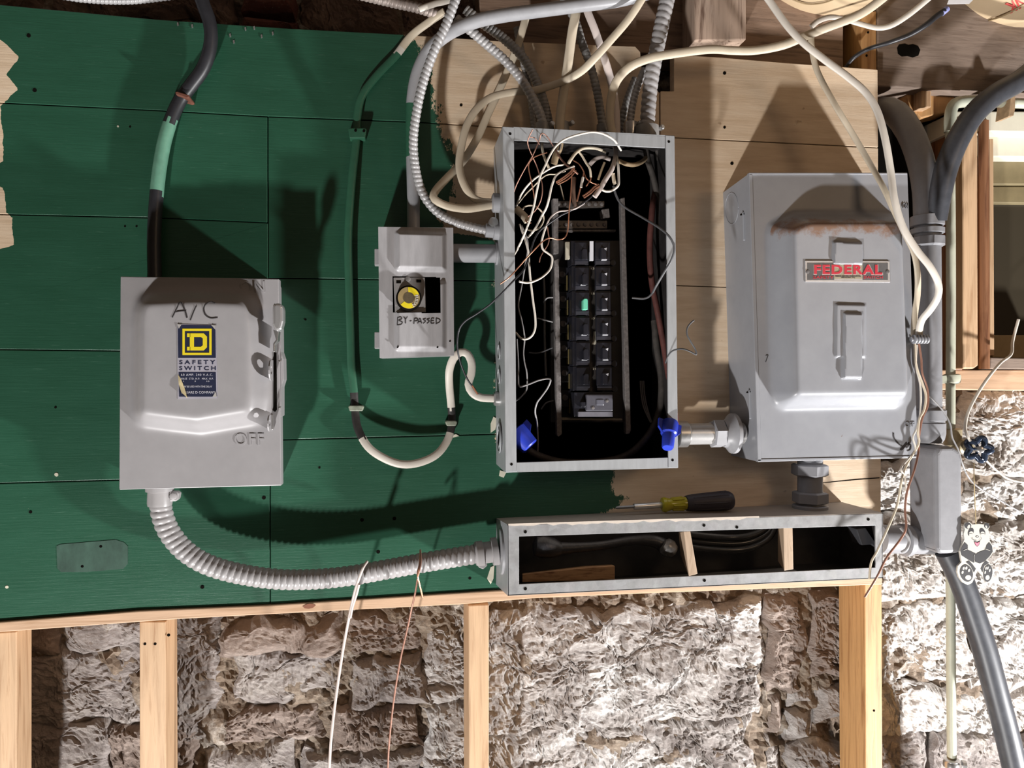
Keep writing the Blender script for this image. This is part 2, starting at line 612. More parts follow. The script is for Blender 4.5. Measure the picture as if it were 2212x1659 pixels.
def wall_surface():
    nx, ny = 460, 330
    V, F = [], []
    for j in range(ny + 1):
        for i in range(nx + 1):
            p = W(-520 + i * 3400 / nx, -330 + j * 2500 / ny, -0.114)
            q = Vector((p.x, 0, p.z))
            p.y += 0.014 * fb(q, 26, 6) + 0.008 * noise.turbulence(q * 60, 4, True) + 0.012 * fb(q, 5, 2)
            V.append(p)
    w = nx + 1
    for j in range(ny):
        for i in range(nx):
            px, py = -520 + i * 3400 / nx, -330 + j * 2500 / ny
            if 1900 < px < 2320 and 175 < py < 790:      # the window opening
                continue
            F.append([j * w + i, (j + 1) * w + i, (j + 1) * w + i + 1, j * w + i + 1])
    return mk('wall_back', V, F, M_mortar, None, False, kind='structure', label='rough rubble stone wall with ochre mortar behind the boards')

wall = wall_surface()

def stone(x0, y0, x1, y1, m, seed, d=-0.095, dep=0.018, amp=0.010, name='stone', tilt=0.0):
    c0, c1 = W(x0, y0, d), W(x1, y1, d)
    wx, wz = c1.x - c0.x, c0.z - c1.z
    st = 0.0030
    nx, ny = max(10, min(180, int(wx / st))), max(8, min(110, int(wz / st)))
    V, F = [], []
    off = Vector((seed * 3.17, seed * 1.31, seed * 0.77))
    for j in range(ny + 1):
        for i in range(nx + 1):
            u, v = i / nx, j / ny
            x, z = c0.x + u * wx, c0.z - v * wz
            q = Vector((x, 0, z)) + off
            ex = min(u, 1 - u) * wx
            ez = min(v, 1 - v) * wz
            e = min(ex, ez)
            warp = 0.020 * min(1, max(wx, wz) / 0.15)
            x += warp * noise.noise(q * 16) + 0.4 * warp * noise.noise(q * 45 + Vector((9, 2, 1)))
            z += warp * noise.noise(q * 16 + Vector((5, 5, 5))) + 0.4 * warp * noise.noise(q * 45)
            en = e + 0.010 * noise.noise(q * 22 + Vector((1, 7, 2)))
            t = min(1.0, max(0.0, en) / 0.016)
            edge = (1 - t) ** 1.6
            h = fb(q, 8, 4) * amp * 1.0
            lay = noise.noise(Vector((q.x * 7, seed, q.z * 38)))
            h += (abs(lay) ** 0.6) * amp * 0.45 - amp * 0.2
            cellv = noise.cell(Vector((q.x * 34, seed, q.z * 52)) + noise.noise_vector(q * 24) * 0.9)
            h += amp * 0.20 * cellv
            cellv = noise.cell(Vector((q.x * 90, seed + 5, q.z * 120)) + noise.noise_vector(q * 60) * 1.1)
            h += amp * 0.20 * cellv
            h += amp * 0.42 * noise.turbulence(q * 75, 4, True) - amp * 0.2 + amp * 0.25 * noise.noise(q * 320)
            y = -d + dep * edge - h * (0.3 + 0.7 * t) + tilt * (v - 0.5)
            V.append(Vector((x, y, z)))
    w = nx + 1
    for j in range(ny):
        for i in range(nx):
            F.append([j * w + i, (j + 1) * w + i, (j + 1) * w + i + 1, j * w + i + 1])
    # sides and back close the block
    n0 = len(V)
    rim = [i for i in range(w)] + [j * w + nx for j in range(1, ny + 1)] + [ny * w + i for i in range(nx - 1, -1, -1)] + [j * w for j in range(ny - 1, 0, -1)]
    for k in rim:
        p = V[k]
        V.append(Vector((p.x, -d + dep + 0.03, p.z)))
    n = len(rim)
    for k in range(n):
        F.append([rim[k], rim[(k + 1) % n], n0 + (k + 1) % n, n0 + k])
    F.append([n0 + k for k in range(n)][::-1])
    return mk(name, V, F, m, wall, False)

A_, B_, C_, D_ = M_stoneA, M_stoneB, M_stoneC, M_stoneD
STONES = [
    # below the boards, left to right
    (-110, 1330, 120, 1402, B_), (125, 1335, 345, 1412, A_), (-90, 1408, 330, 1572, A_), (-100, 1582, 215, 1725, A_), (222, 1578, 420, 1725, B_),
    (335, 1318, 480, 1612, A_), (486, 1345, 735, 1408, B_), (490, 1416, 745, 1512, A_), (742, 1318, 905, 1420, B_), (752, 1428, 925, 1525, A_),
    (432, 1622, 640, 1725, A_), (486, 1522, 705, 1608, B_), (712, 1534, 905, 1622, B_), (648, 1632, 905, 1725, A_), (912, 1310, 1030, 1520, C_), (915, 1528, 1035, 1725, C_),
    (1040, 1325, 1650, 1558, C_), (1030, 1582, 1632, 1730, C_),
    (1655, 1285, 1740, 1500, B_), (1748, 1280, 1850, 1480, B_), (1700, 1488, 1765, 1530, C_), (1772, 1490, 1860, 1560, C_), (1662, 1510, 1692, 1590, B_),
    (1648, 1600, 1700, 1720, C_), (1708, 1540, 1765, 1600, C_), (1708, 1608, 1860, 1725, C_),
    # right of the boards
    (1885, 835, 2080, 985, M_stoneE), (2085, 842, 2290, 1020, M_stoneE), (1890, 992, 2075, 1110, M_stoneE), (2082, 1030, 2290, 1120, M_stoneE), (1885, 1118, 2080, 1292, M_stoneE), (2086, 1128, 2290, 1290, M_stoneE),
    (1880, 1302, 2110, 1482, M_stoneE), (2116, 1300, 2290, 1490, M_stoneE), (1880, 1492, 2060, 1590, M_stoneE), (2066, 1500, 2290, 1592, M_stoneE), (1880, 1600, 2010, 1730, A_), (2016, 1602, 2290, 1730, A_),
    # just outside the picture
    (-330, 1395, -115, 1560, A_), (-320, 1568, -110, 1730, B_), (-200, 1735, 160, 1900, A_), (168, 1735, 520, 1900, B_), (528, 1735, 900, 1900, A_), (908, 1738, 1300, 1900, C_), (1308, 1738, 1700, 1900, C_), (1708, 1738, 2050, 1900, A_), (2058, 1738, 2400, 1900, A_),
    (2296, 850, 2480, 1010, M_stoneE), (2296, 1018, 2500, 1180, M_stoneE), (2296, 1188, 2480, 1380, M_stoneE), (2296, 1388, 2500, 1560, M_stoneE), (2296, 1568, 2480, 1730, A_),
    # above the boards
    (-110, -60, 90, 34, D_), (95, -60, 165, 40, D_), (170, -60, 505, 58, D_), (645, -60, 850, 76, D_), (855, -60, 1035, 90, D_),
]
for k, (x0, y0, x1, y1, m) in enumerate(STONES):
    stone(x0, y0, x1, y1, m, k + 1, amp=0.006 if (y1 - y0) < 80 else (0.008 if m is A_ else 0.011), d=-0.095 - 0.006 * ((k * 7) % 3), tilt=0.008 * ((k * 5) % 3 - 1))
for k, (x0, y0, x1, y1) in enumerate([(516, -20, 634, 22), (517, 27, 635, 64)]):
    stone(x0, y0, x1, y1, M_brick, 60 + k, d=-0.07, dep=0.02, amp=0.003, name='brick')

# ================================================================ painted boards
def curve_node(nt, fac, pts):
    n = N(nt, 'ShaderNodeFloatCurve')
    c = n.mapping.curves[0]
    pts = sorted(pts)
    c.points[0].location = pts[0]
    c.points[1].location = pts[-1]
    for p in pts[1:-1]:
        c.points.new(*p)
    for p in c.points:
        p.handle_type = 'VECTOR'
    n.mapping.use_clip = False
    n.mapping.update()
    nt.links.new(fac, n.inputs['Value'])
    return n.outputs[0]

def plank_mat():
    m, nt, bs = nt_new('painted_boards')
    p = pos_scaled(nt)
    sx = N(nt, 'ShaderNodeSeparateXYZ')
    nt.links.new(p, sx.inputs[0])
    X, Z = sx.outputs['X'], sx.outputs['Z']
    z0, z1, x0, x1 = -0.65, 0.65, -0.8, 0.8
    t = mth(nt, 'DIVIDE', mth(nt, 'SUBTRACT', Z, z0), z1 - z0)

    def edge(pxs):
        pts = []
        for y, x in pxs:
            w = W(x, y, 0)
            pts.append(((w.z - z0) / (z1 - z0), (w.x - x0) / (x1 - x0)))
        return mth(nt, 'ADD', mth(nt, 'MULTIPLY', curve_node(nt, t, pts), x1 - x0), x0)
    right = edge([(-60, 850), (60, 870), (76, 882), (97, 905), (112, 915), (160, 932), (205, 938), (240, 944), (282, 950), (312, 972), (342, 984), (400, 980), (440, 972), (468, 945), (500, 960), (512, 1040), (522, 1074),
                  (620, 1080), (700, 1084), (800, 1078), (900, 1084), (950, 1080), (985, 1086), (1005, 1150), (1015, 1335), (1040, 1322), (1060, 1318), (1076, 1354), (1092, 1340), (1106, 1305), (1125, 1290), (1300, 1290)])
    left = edge([(-60, -30), (80, -10), (86, 2), (125, 43), (160, 12), (178, 28), (195, 41), (212, 14), (221, 20), (224, 0), (300, 7), (352, 7), (356, -12), (400, -12), (405, 8), (461, 14), (465, 25), (534, 31), (539, -12), (1300, -30)])
    ps = pos_scaled(nt, (1, 1, 0.55))
    jit = mth(nt, 'MULTIPLY', mth(nt, 'SUBTRACT', noise_n(nt, ps, 70, 6, 0.8), 0.5), 0.085)
    jit2 = mth(nt, 'MULTIPLY', mth(nt, 'SUBTRACT', noise_n(nt, p, 90, 4, 0.6), 0.5), 0.006)
    isg = mth(nt, 'LESS_THAN', mth(nt, 'ADD', X, jit), right)
    isr = mth(nt, 'GREATER_THAN', mth(nt, 'ADD', X, jit2), left)
    g = mth(nt, 'MULTIPLY', isg, isr)
    # flaked paint along a few scuffed places
    fl = noise_n(nt, pos_scaled(nt, (1.0, 1, 2.5)), 55, 7, 0.75, 0.6)
    g = mth(nt, 'MULTIPLY', g, mth(nt, 'LESS_THAN', fl, 0.735))
    a = noise_n(nt, pos_scaled(nt, (1, 1, 3)), 9, 6, 0.6)
    green = ramp(nt, a, [(0.3, (0.017, 0.078, 0.043)), (0.7, (0.023, 0.095, 0.055))])
    sc = noise_n(nt, pos_scaled(nt, (0.35, 1, 5)), 70, 5, 0.7)
    green = mix(nt, ramp(nt, sc, [(0.61, 0.0), (0.70, 0.55)]), green, (0.075, 0.17, 0.115))
    c1 = noise_n(nt, pos_scaled(nt, (0.4, 1, 3)), 24, 6, 0.65)
    cream = ramp(nt, c1, [(0.3, (0.64, 0.47, 0.31)), (0.55, (0.76, 0.59, 0.42)), (0.75, (0.80, 0.65, 0.48))])
    sp = noise_n(nt, p, 38, 3, 0.5)
    cream = mix(nt, ramp(nt, sp, [(0.70, 0.0), (0.74, 0.6)]), cream, (0.33, 0.2, 0.11))
    colr = mix(nt, g, cream, green)
    nt.links.new(colr, bs.inputs['Base Color'])
    nt.links.new(ramp(nt, g, [(0, 0.62), (1, 0.36)]), bs.inputs['Roughness'])
    gr = noise_n(nt, pos_scaled(nt, (0.25, 1, 6)), 60, 6, 0.7)
    bump(nt, bs, mth(nt, 'ADD', gr, mth(nt, 'MULTIPLY', g, 0.15)), 0.35, 0.0012)
    return m

M_plank = plank_mat()
board = root('backboard', W(900, 1290, 0), 'big backboard of wide level planks painted dark green and cream', 'backboard')

def lerp_line(line, x):
    for (xa, ya), (xb, yb) in zip(line, line[1:]):
        if xa <= x <= xb:
            return ya + (yb - ya) * (x - xa) / (xb - xa)
    (xa, ya), (xb, yb) = (line[0], line[1]) if x < line[0][0] else (line[-2], line[-1])
    return ya + (yb - ya) * (x - xa) / (xb - xa)

TOPE = [(-320, -18), (0, 10), (340, 42), (634, 62), (880, 75), (1100, 90), (1383, 101)]
S1 = [(-320, 206), (0, 222), (330, 238), (580, 252), (880, 263), (1426, 296), (1897, 319)]
SL2 = [(-320, 455), (0, 463), (315, 470), (578, 481)]
SL3 = [(-320, 751), (0, 755), (250, 758), (581, 762)]
SL4 = [(-320, 1050), (0, 1044), (256, 1037), (583, 1028)]
SR1 = [(582, 601), (1065, 607), (1460, 617), (1900, 630)]
SR2 = [(584, 951), (1065, 938), (1903, 925)]
BOT = [(-320, 1368), (0, 1342), (300, 1318), (580, 1306), (1060, 1275), (1905, 1240)]

def plank(top, bot, x0, x1, g=0.9):
    xs = lambda line: sorted({x0, x1} | {x for x, _ in line if x0 < x < x1})
    up = [(x, lerp_line(top, x) + g) for x in xs(top)]
    dn = [(x, lerp_line(bot, x) - g) for x in xs(bot)]
    return prism('plank', up + dn[::-1], 0.0, -0.019, M_plank, board, bevel=0.0009)

prism('plank', [(-320, -18), (0, 10), (340, 42), (634, 62), (880, 75), (1100, 90), (1372, 100), (1383, 112), (1386, 150), (1424, 200), (1424, 295), (880, 262), (580, 251), (330, 237), (0, 221), (-320, 205)], 0.0, -0.019, M_plank, board, bevel=0.0009)
prism('plank', [(1456, 118), (1560, 124), (1700, 136), (1896, 150), (1897, 318), (1427, 295), (1427, 197), (1456, 197)], 0.0, -0.019, M_plank, board, bevel=0.0009)
plank(S1, SL2, -320, 577.5)
plank(SL2, SL3, -320, 578.5)
plank(SL3, SL4, -320, 580)
plank(SL4, BOT, -320, 582.5)
plank(S1, SR1, 579.5, 1897)
plank(SR1, SR2, 581, 1900)
plank(SR2, BOT, 584.5, 1903)
prism('crack', [(1720, 1046.5), (1790, 1041), (1850, 1034.5), (1900, 1031), (1900, 1033), (1850, 1037), (1790, 1042.5)], 0.0003, -0.002, M_hole, board)
# nail and screw holes with flaked rims, old nail heads
M_chip = mat('bare_flaked_wood', (0.62, 0.58, 0.46), 0.7, var=0.1)
rn = random.Random(4)
for x, y, r in [(66, 1106, 4), (122, 1025, 5), (218, 1180, 4), (178, 1223, 4), (15, 1268, 4), (437, 1268, 5), (782, 1123, 5), (852, 1120, 5), (817, 1192, 5), (1015, 1249, 4), (570, 1075, 5), (95, 240, 0),
                (62, 77, 5), (75, 195, 5), (255, 273, 2.5), (281, 274, 2.5), (270, 489, 2.5), (295, 489, 2.5), (120, 880, 3), (660, 690, 3), (690, 1010, 3), (996, 227, 4), (1565, 158, 5), (1581, 353, 5), (1565, 275, 4)]:
    if r == 0:
        continue
    c = W(x, y, 0)
    lathe('nail_hole', c + Vector((0, 0.001, 0)), (0, -1, 0), [(0, r * 0.9 * S()), (0.0016, r * 0.75 * S())], M_chip if rn.random() < 0.15 else M_hole, board, 9)
for x, y in [(384, 52), (415, 56), (505, 90), (497, 76), (530, 62), (549, 60), (565, 78), (589, 72)]:
    prism('staple', [(x - 2, y - 3), (x + 1, y - 4), (x + 2, y + 2), (x - 1, y + 4)], 0.0015, -0.001, M_steel, board)
# pale re-painted patch
rr = [(122, 1180), (130, 1176), (250, 1166), (268, 1172), (276, 1180), (276, 1218), (266, 1229), (180, 1236), (132, 1236), (124, 1228)]
prism('paint_patch', rr, 0.0006, -0.001, mat('grey_green_paint', (0.038, 0.082, 0.06), 0.5, var=0.4, scale=35, stretch=(1, 1, 0.5)), board, label='greyish green patch of thinner paint')
# chips of bare plaster beside the panel box
for pts in [[(1060, 935), (1070, 928), (1074, 905), (1066, 900), (1060, 915)], [(1052, 1250), (1060, 1225), (1068, 1222), (1066, 1250), (1060, 1262)], [(1080, 1016), (1094, 1020), (1088, 1032), (1078, 1028)], [(960, 944), (985, 938), (992, 942), (968, 948)]]:
    prism('paint_chip', pts, 0.0012, -0.001, M_chip, board)

# ================================================================ timber framing
pl = prism('wall_plate', [(-320, 1370), (0, 1344), (300, 1320), (580, 1308), (1060, 1277), (1906, 1242), (1906, 1263), (1400, 1282), (1150, 1293), (995, 1306), (700, 1321), (380, 1338), (0, 1366), (-320, 1392)], 0.004, -0.085, M_pineH, None, 0.0015,
           label='long level pine plate along the bottom edge of the green boards', cat='plate')
prism('knot', [(654, 1310), (660, 1306), (669, 1304), (677, 1305), (682, 1308), (676, 1313), (667, 1315), (658, 1314)], 0.0046, 0.003, mat('wood_knot', (0.22, 0.08, 0.04), 0.6), pl)

def stud(pts, d0, d1, m, label, nails=()):
    r = prism('wall_stud', pts, d0, d1, m, None, 0.0015, label=label, cat='stud')
    for x, y in nails:
        c = W(x, y, d0)
        lathe('nail', c + Vector((0, 0.0005, 0)), (0, -1, 0), [(0, 0.0024), (0.0012, 0.0018)], M_hole, r, 8)
    return r

stud([(-60, 1370), (36, 1364), (36, 2150), (-60, 2150)], -0.006, -0.05, M_pineV, 'pine stud at the far left edge below the green boards')
stud([(301, 1343), (358, 1343), (361, 2150), (302, 2150)], -0.002, -0.058, M_pineV, 'pine stud under the grey switch box marked A/C', [(313, 1391), (335, 1391), (364, 1372)])
stud([(1012, 1308), (1056, 1306), (1056, 2150), (1014, 2150)], -0.006, -0.10, M_pineV, 'pale pine stud under the left end of the wireway')
s4 = stud([(1861, 24), (1893, 24), (1898, 700), (1905, 1260), (1908, 2150), (1872, 2150), (1868, 1260), (1863, 700)], -0.0215, -0.098, M_orangeV, 'tall orange pine stud at the right edge of the boards', [(1872, 120), (1872, 165), (1875, 70), (1888, 1535)])

def timber(name, pts, d0, d1, m, label, cat='beam', bev=0.002, **kw):
    return prism(name, pts, d0, d1, m, None, bev, label=label, cat=cat, **kw)

timber('ceiling_beam', [(1036, -60), (1500, -60), (1500, 118), (1036, 100)], -0.03, -0.10, M_oldH, 'dark brown level beam above the open breaker panel')
timber('ceiling_beam', [(1606, -60), (1822, -60), (1822, 150), (1500, 132), (1500, 60), (1606, 60)], -0.03, -0.10, M_oldH, 'dark stained beam between the split old post and the orange stud')
timber('old_post', [(1500, -60), (1612, -60), (1612, 86), (1500, 88)], 0.02, -0.06, M_oldV, 'short split old timber post hanging at the top middle', 'post')
bm3 = timber('ceiling_beam', [(1896, -60), (2330, -60), (2330, 205), (2100, 196), (1896, 186)], -0.02, -0.10, M_greyH, 'weathered grey brown beam with an oblong hole at top right')
hole = [(1938, 103), (1942, 96), (1955, 94), (1962, 97), (1972, 95), (1983, 99), (1988, 108), (1984, 120), (1972, 124), (1960, 121), (1948, 122), (1940, 116)]
prism('beam_hole', hole, -0.0195, -0.03, M_hole, bm3)
timber('wood_block', [(1955, 190), (2062, 192), (2062, 238), (1990, 255), (1965, 232)], -0.05, -0.10, M_orangeV, 'orange wood blocking under the weathered beam', 'block')
timber('wood_block', [(1990, 186), (2012, 186), (2012, 232), (1990, 232)], -0.03, -0.06, M_pineV, 'small upright wood cleat under the weathered beam', 'block')
prism('duct_opening', [(1897, 195), (1960, 215), (2000, 300), (2000, 480), (1897, 480)], -0.095, -0.12, M_hole, wall)

# window on the right
pbox('dark_backing', 1880, 160, 2330, 860, -0.16, -0.17, M_hole, wall)  # black sheet added to block the world light seen through the opening
win = root('window_1', W(2170, 790, -0.06), 'dark basement window with cream head trim in a timber frame', 'window')
win['kind'] = 'structure'
del win['category']
M_trim = mat('cream_gloss_paint', (0.72, 0.68, 0.56), 0.4, var=0.06, scale=30)
prism('head_trim', [(2062, 240), (2330, 240), (2330, 288), (2062, 282)], -0.03, -0.11, M_trim, win, 0.002)
prism('head_board', [(2062, 284), (2330, 290), (2330, 340), (2062, 338)], -0.06, -0.15, M_trim, win, 0.002)
prism('jamb', [(2058, 255), (2078, 255), (2080, 800), (2060, 800)], -0.045, -0.12, M_darkV, win, 0.002)
prism('casing', [(2078, 272), (2112, 270), (2114, 790), (2104, 797), (2080, 797)], -0.02, -0.05, M_pineV, win, 0.003)
tube('stop_rod', [(2124, 262, -0.03), (2125, 520, -0.03), (2126, 797, -0.03)], 24, M_darkV, win, segs=12)
prism('sash_stile', [(2137, 300), (2146, 300), (2148, 768), (2138, 768)], -0.04, -0.07, M_pineV, win, 0.001)
M_olive = mat('dim_olive_paint', (0.20, 0.16, 0.085), 0.5, var=0.15, scale=20)
prism('top_rail', [(2144, 338), (2330, 338), (2330, 398), (2144, 398)], -0.09, -0.13, M_olive, win, 0.002)
prism('middle_rail', [(2144, 402), (2330, 402), (2330, 440), (2144, 438)], -0.10, -0.13, M_olive, win, 0.002)
m, nt, bs = nt_new('dusty_window_glass')
bs.inputs['Base Color'].default_value = (0.045, 0.037, 0.025, 1)
bs.inputs['Roughness'].default_value = 0.18
prism('window_pane', [(2144, 436), (2330, 436), (2330, 728), (2144, 728)], -0.115, -0.12, m, win)
prism('bottom_rail', [(2144, 724), (2330, 724), (2330, 780), (2144, 772)], -0.10, -0.14, mat('dim_tan_paint', (0.36, 0.26, 0.14), 0.5), win, 0.002)
prism('sill', [(2138, 772), (2330, 776), (2330, 798), (2138, 797)], -0.03, -0.14, M_greyH, win, 0.002)
prism('sill_beam', [(2030, 799), (2330, 799), (2330, 846), (2030, 842)], -0.05, -0.14, M_pineH, win, 0.002)

# kraft-faced insulation bulging out of the ceiling
M_kraft = mat('kraft_paper', (0.58, 0.44, 0.28), 0.55, var=0.06, scale=20)
M_redink = mat('red_print', (0.55, 0.07, 0.06), 0.6)
M_seam = mat('paper_seam', (0.30, 0.21, 0.11), 0.6)
BATTS = []

def batt(cx, cy, ax, az, label, rx=0.11):
    c = W(cx, cy, 0.0)
    a, b = ax * S(0.0), az * S(0.0)
    V, F = [], []
    nu, nv = 64, 40
    for j in range(nv + 1):
        th = math.pi * j / nv
        for i in range(nu):
            ph = 2 * math.pi * i / nu
            sgn = lambda v, e: math.copysign(abs(v) ** e, v)
            p = Vector((a * sgn(math.sin(th), 0.8) * math.cos(ph), rx * sgn(math.cos(th), 0.8), b * sgn(math.sin(th), 0.8) * math.sin(ph)))
            k = 1 + 0.018 * noise.noise((p + c) * 9) + 0.008 * noise.noise((p + c) * 26)
            V.append(c + p * k)
    for j in range(nv):
        for i in range(nu):
            F.append([j * nu + i, j * nu + (i + 1) % nu, (j + 1) * nu + (i + 1) % nu, (j + 1) * nu + i])
    o = mk('insulation_batt', V, F, M_kraft, None, True, label=label, cat='insulation')
    BATTS.append((o, c, Vector((a, rx, b))))
    return o

def on_batt(k, px, py):
    """where the line of sight through a pixel meets the batt's surface"""
    o, c, r = BATTS[k]
    dv = ray(px, py).normalized()
    e = CAM - c
    f = lambda v: Vector((v.x / r.x, v.y / r.y, v.z / r.z))
    a, b = f(dv), f(e)
    A, B, C = a.dot(a), 2 * a.dot(b), b.dot(b) - 1
    disc = B * B - 4 * A * C
    t = (-B - math.sqrt(max(disc, 0))) / (2 * A)
    return CAM + dv * (t - 0.006)

batt(1800, -118, 190, 142, 'paper-faced insulation batt above the orange stud')
batt(2216, -150, 224, 222, 'paper-faced insulation batt with red print at the top right corner')
V, F, n = tube_geo([on_batt(0, x, y) for x, y in [(1690, -15), (1715, 0), (1745, 9), (1780, 6), (1812, -6)]], 0.0012, 6)
mk('paper_seam', V, F, M_seam, BATTS[0][0], True)
V, F, n = tube_geo([on_batt(1, x, y) for x, y in [(2060, 50), (2105, 50), (2150, 40), (2190, 22), (2240, -10)]], 0.0016, 6)
mk('paper_seam', V, F, M_seam, BATTS[1][0], True)
for ch, t0 in (('N', 0.0), ('K', 24.0)):
    dx, dy, ux, uy = -0.9, 0.43, 0.43, 0.9
    bx_, by_ = 2210 + dx * t0, -10 + dy * t0
    q = [(bx_ + ux * 24, by_ + uy * 24), (bx_ + ux * 24 + dx * 20, by_ + uy * 24 + dy * 20), (bx_ + dx * 20, by_ + dy * 20), (bx_, by_)]
    V, F = text_geo(ch, q, 0.0, 0.0, bold=0.02)
    V = [on_batt(1, *to_px(v)) + Vector((0, 0.0006 * (k % 2), 0)) for k, v in enumerate(V)]
    mk('printed_letter', V, F, M_redink, BATTS[1][0])

# ceiling boards and joists just above the picture
M_ceilwood = mat('darkened_ceiling_wood', (0.07, 0.05, 0.038), 0.8, var=0.3, scale=30)  # colour darkened so the unseen ceiling bounces little lamp light
ceil_ = mk('ceiling', *box_geo((-1.1, -2.3, 0.72), (1.6, 0.16, 0.74)), M_ceilwood, kind='structure', label='dark board ceiling above the joists')
for xj in (-0.62, -0.12, 0.42, 0.985):
    mk('joist', *box_geo((xj - 0.022, -2.3, 0.61), (xj + 0.022, -0.13, 0.72)), M_ceilwood, ceil_, bevel=0.002)

# ================================================================ A/C safety switch (left box)
def screw(name, px, py, d, r, parent, m=M_steel, h=0.0012):
    c = W(px, py, d)
    return lathe(name, c + Vector((0, 0.0004, 0)), (0, -1, 0), [(0, r * S(d)), (h, r * S(d) * 0.9), (h * 1.3, r * S(d) * 0.5)], m, parent, 12)

dA = 0.080
acQ = [(262, 598), (600, 603), (606, 1047), (258, 1057)]
ac = root('safety_switch_box', W(432, 1050, 0), 'light grey safety switch box hand-marked A/C with a yellow D sticker', 'switch box')
f = [W(x, y, dA) for x, y in acQ]
bk = [Vector((f[0].x + .004, 0, f[0].z - .003)), Vector((W(608, 605, 0).x, 0, f[1].z - .003)), Vector((W(612, 1040, 0).x, 0, f[2].z + .004)), Vector((f[3].x + .004, 0, f[3].z + .004))]
bulge = xz([(281, 700), (283, 672), (291, 648), (305, 632), (325, 624), (430, 620), (528, 624), (555, 634), (570, 655), (580, 690), (584, 740), (585, 860), (580, 893), (570, 912), (555, 920), (500, 929), (436, 940), (370, 933), (308, 925), (290, 915), (281, 895)], dA)

def h_ac(X, Z):
    s = sd_poly(X, Z, bulge)
    return 0.0245 * smooth01((s + 0.001) / 0.026), 0.0 * s, 14

cover = grid_front('cover', acQ, dA, 130, 170, h_ac, M_ac, ac, bk)
V, F = prism_geo([W(x, y, dA + 0.0005) for x, y in acQ], [W(x, y, dA - 0.012) + Vector((0, 0, 0)) for x, y in acQ])
# folded rim of the cover, a little proud of the body
inn = [W(x, y, dA) for x, y in [(264, 600), (598, 605), (604, 1045), (260, 1055)]]
V, F = frame_geo([W(x, y, dA) for x, y in [(260, 597), (602, 602), (608, 1049), (257, 1058)]], inn, 0.018)
mk('cover_rim', V, F, M_ac, ac, bevel=0.0012)
for t, q in (('ON', [(518, 607), (571, 607), (572, 632), (519, 632)]), ('OFF', [(506, 936), (569, 936), (570, 962), (507, 962)])):
    V, F = text_geo(t, q, dA + 0.0010, 0.0012, 1.1)
    mk('embossed_lettering', V, F, M_ac, cover, bevel=0.0)
dB = dA + 0.0246
# handwriting
strokes_on('handwriting', [[(372, 686), (381, 668), (390, 653), (399, 670), (404, 687)], [(378, 674), (390, 672), (402, 671)], [(411, 692), (418, 674), (424, 661)],
                        [(465, 655), (455, 652), (444, 658), (440, 668), (444, 680), (455, 687), (470, 686)]], 2.8, dA, h_ac, M_ink, cover)
# sticker
M_silver = mat('foil_silver', (0.50, 0.48, 0.55), 0.35, 0.3, var=0.08, scale=60)
M_navy = mat('navy_print', (0.018, 0.022, 0.05), 0.4, var=0.1)
M_yel = mat('yellow_print', (0.78, 0.62, 0.02), 0.45, var=0.04)
dS = dB + 0.0004
st = prism('sticker', [(383, 700), (466, 702), (470, 860), (384, 862)], dS, dS - 0.003, M_silver, cover, label='foil sticker with a yellow letter D in a square')
prism('navy_field', [(384, 702), (465, 703), (466, 773), (385, 773)], dS + 0.0003, dS, M_navy, st)
prism('navy_field', [(386, 804), (466, 804), (467, 857), (387, 857)], dS + 0.0003, dS, M_navy, st)
e = dS + 0.0006
def sq(x0, y0, x1, y1):
    return [W(x, y, e) for x, y in [(x0, y0), (x1, y0), (x1, y1), (x0, y1)]]
V, F = frame_geo(sq(394, 710, 457, 767), sq(399, 715, 452, 762), 0.0003)
mk('yellow_square', V, F, M_yel, st)
dout = [(404, 720), (440, 720), (447, 727), (447, 750), (440, 757), (404, 757), (404, 750), (411, 750), (411, 727), (404, 727)]
V1 = [W(x, y, e) for x, y in [(410, 720), (440, 720), (447, 727), (447, 750), (440, 757), (410, 757)]]
V2 = [W(x, y, e) for x, y in [(419, 728), (434, 728), (438, 731), (438, 746), (434, 749), (419, 749)]]
for ya in (720, 749):
    pbox('letter_serif', 404, ya, 411, ya + 8, e, e - 0.0003, M_yel, st)
b_ = Vector((0, 0.0003, 0))
V = V1 + V2 + [p + b_ for p in V1] + [p + b_ for p in V2]
F = []
for k in range(6):
    j = (k + 1) % 6
    F += [[k, j, 6 + j, 6 + k], [k, 12 + k, 12 + j, j], [6 + k, 6 + j, 18 + j, 18 + k]]
mk('letter_d', V, F, M_yel, st)
text('lettering', 'SAFETY', 387, 778, 465, 787, dS + 0.0003, M_navy, st, space=1.5, bold=0.02)
text('lettering', 'SWITCH', 387, 791, 466, 800, dS + 0.0003, M_navy, st, space=1.5, bold=0.02)
M_wprint = mat('pale_print', (0.55, 0.54, 0.6), 0.5)
text('lettering', '60 AMP. 240 V.A.C.', 391, 807, 460, 812, e, M_wprint, st, space=1.2)
text('lettering', 'PHASE  STD. H.P.  MAX. H.P.', 388, 816, 461, 820, e, M_wprint, st, space=1.1)
text('lettering', '1          3          10', 396, 822, 452, 825, e, M_wprint, st)
text('lettering', 'MAY BE USED WITH TIME DELAY', 394, 833, 458, 837, e, M_wprint, st)
text('lettering', 'SQUARE D COMPANY', 392, 845, 465, 851, e, M_wprint, st)
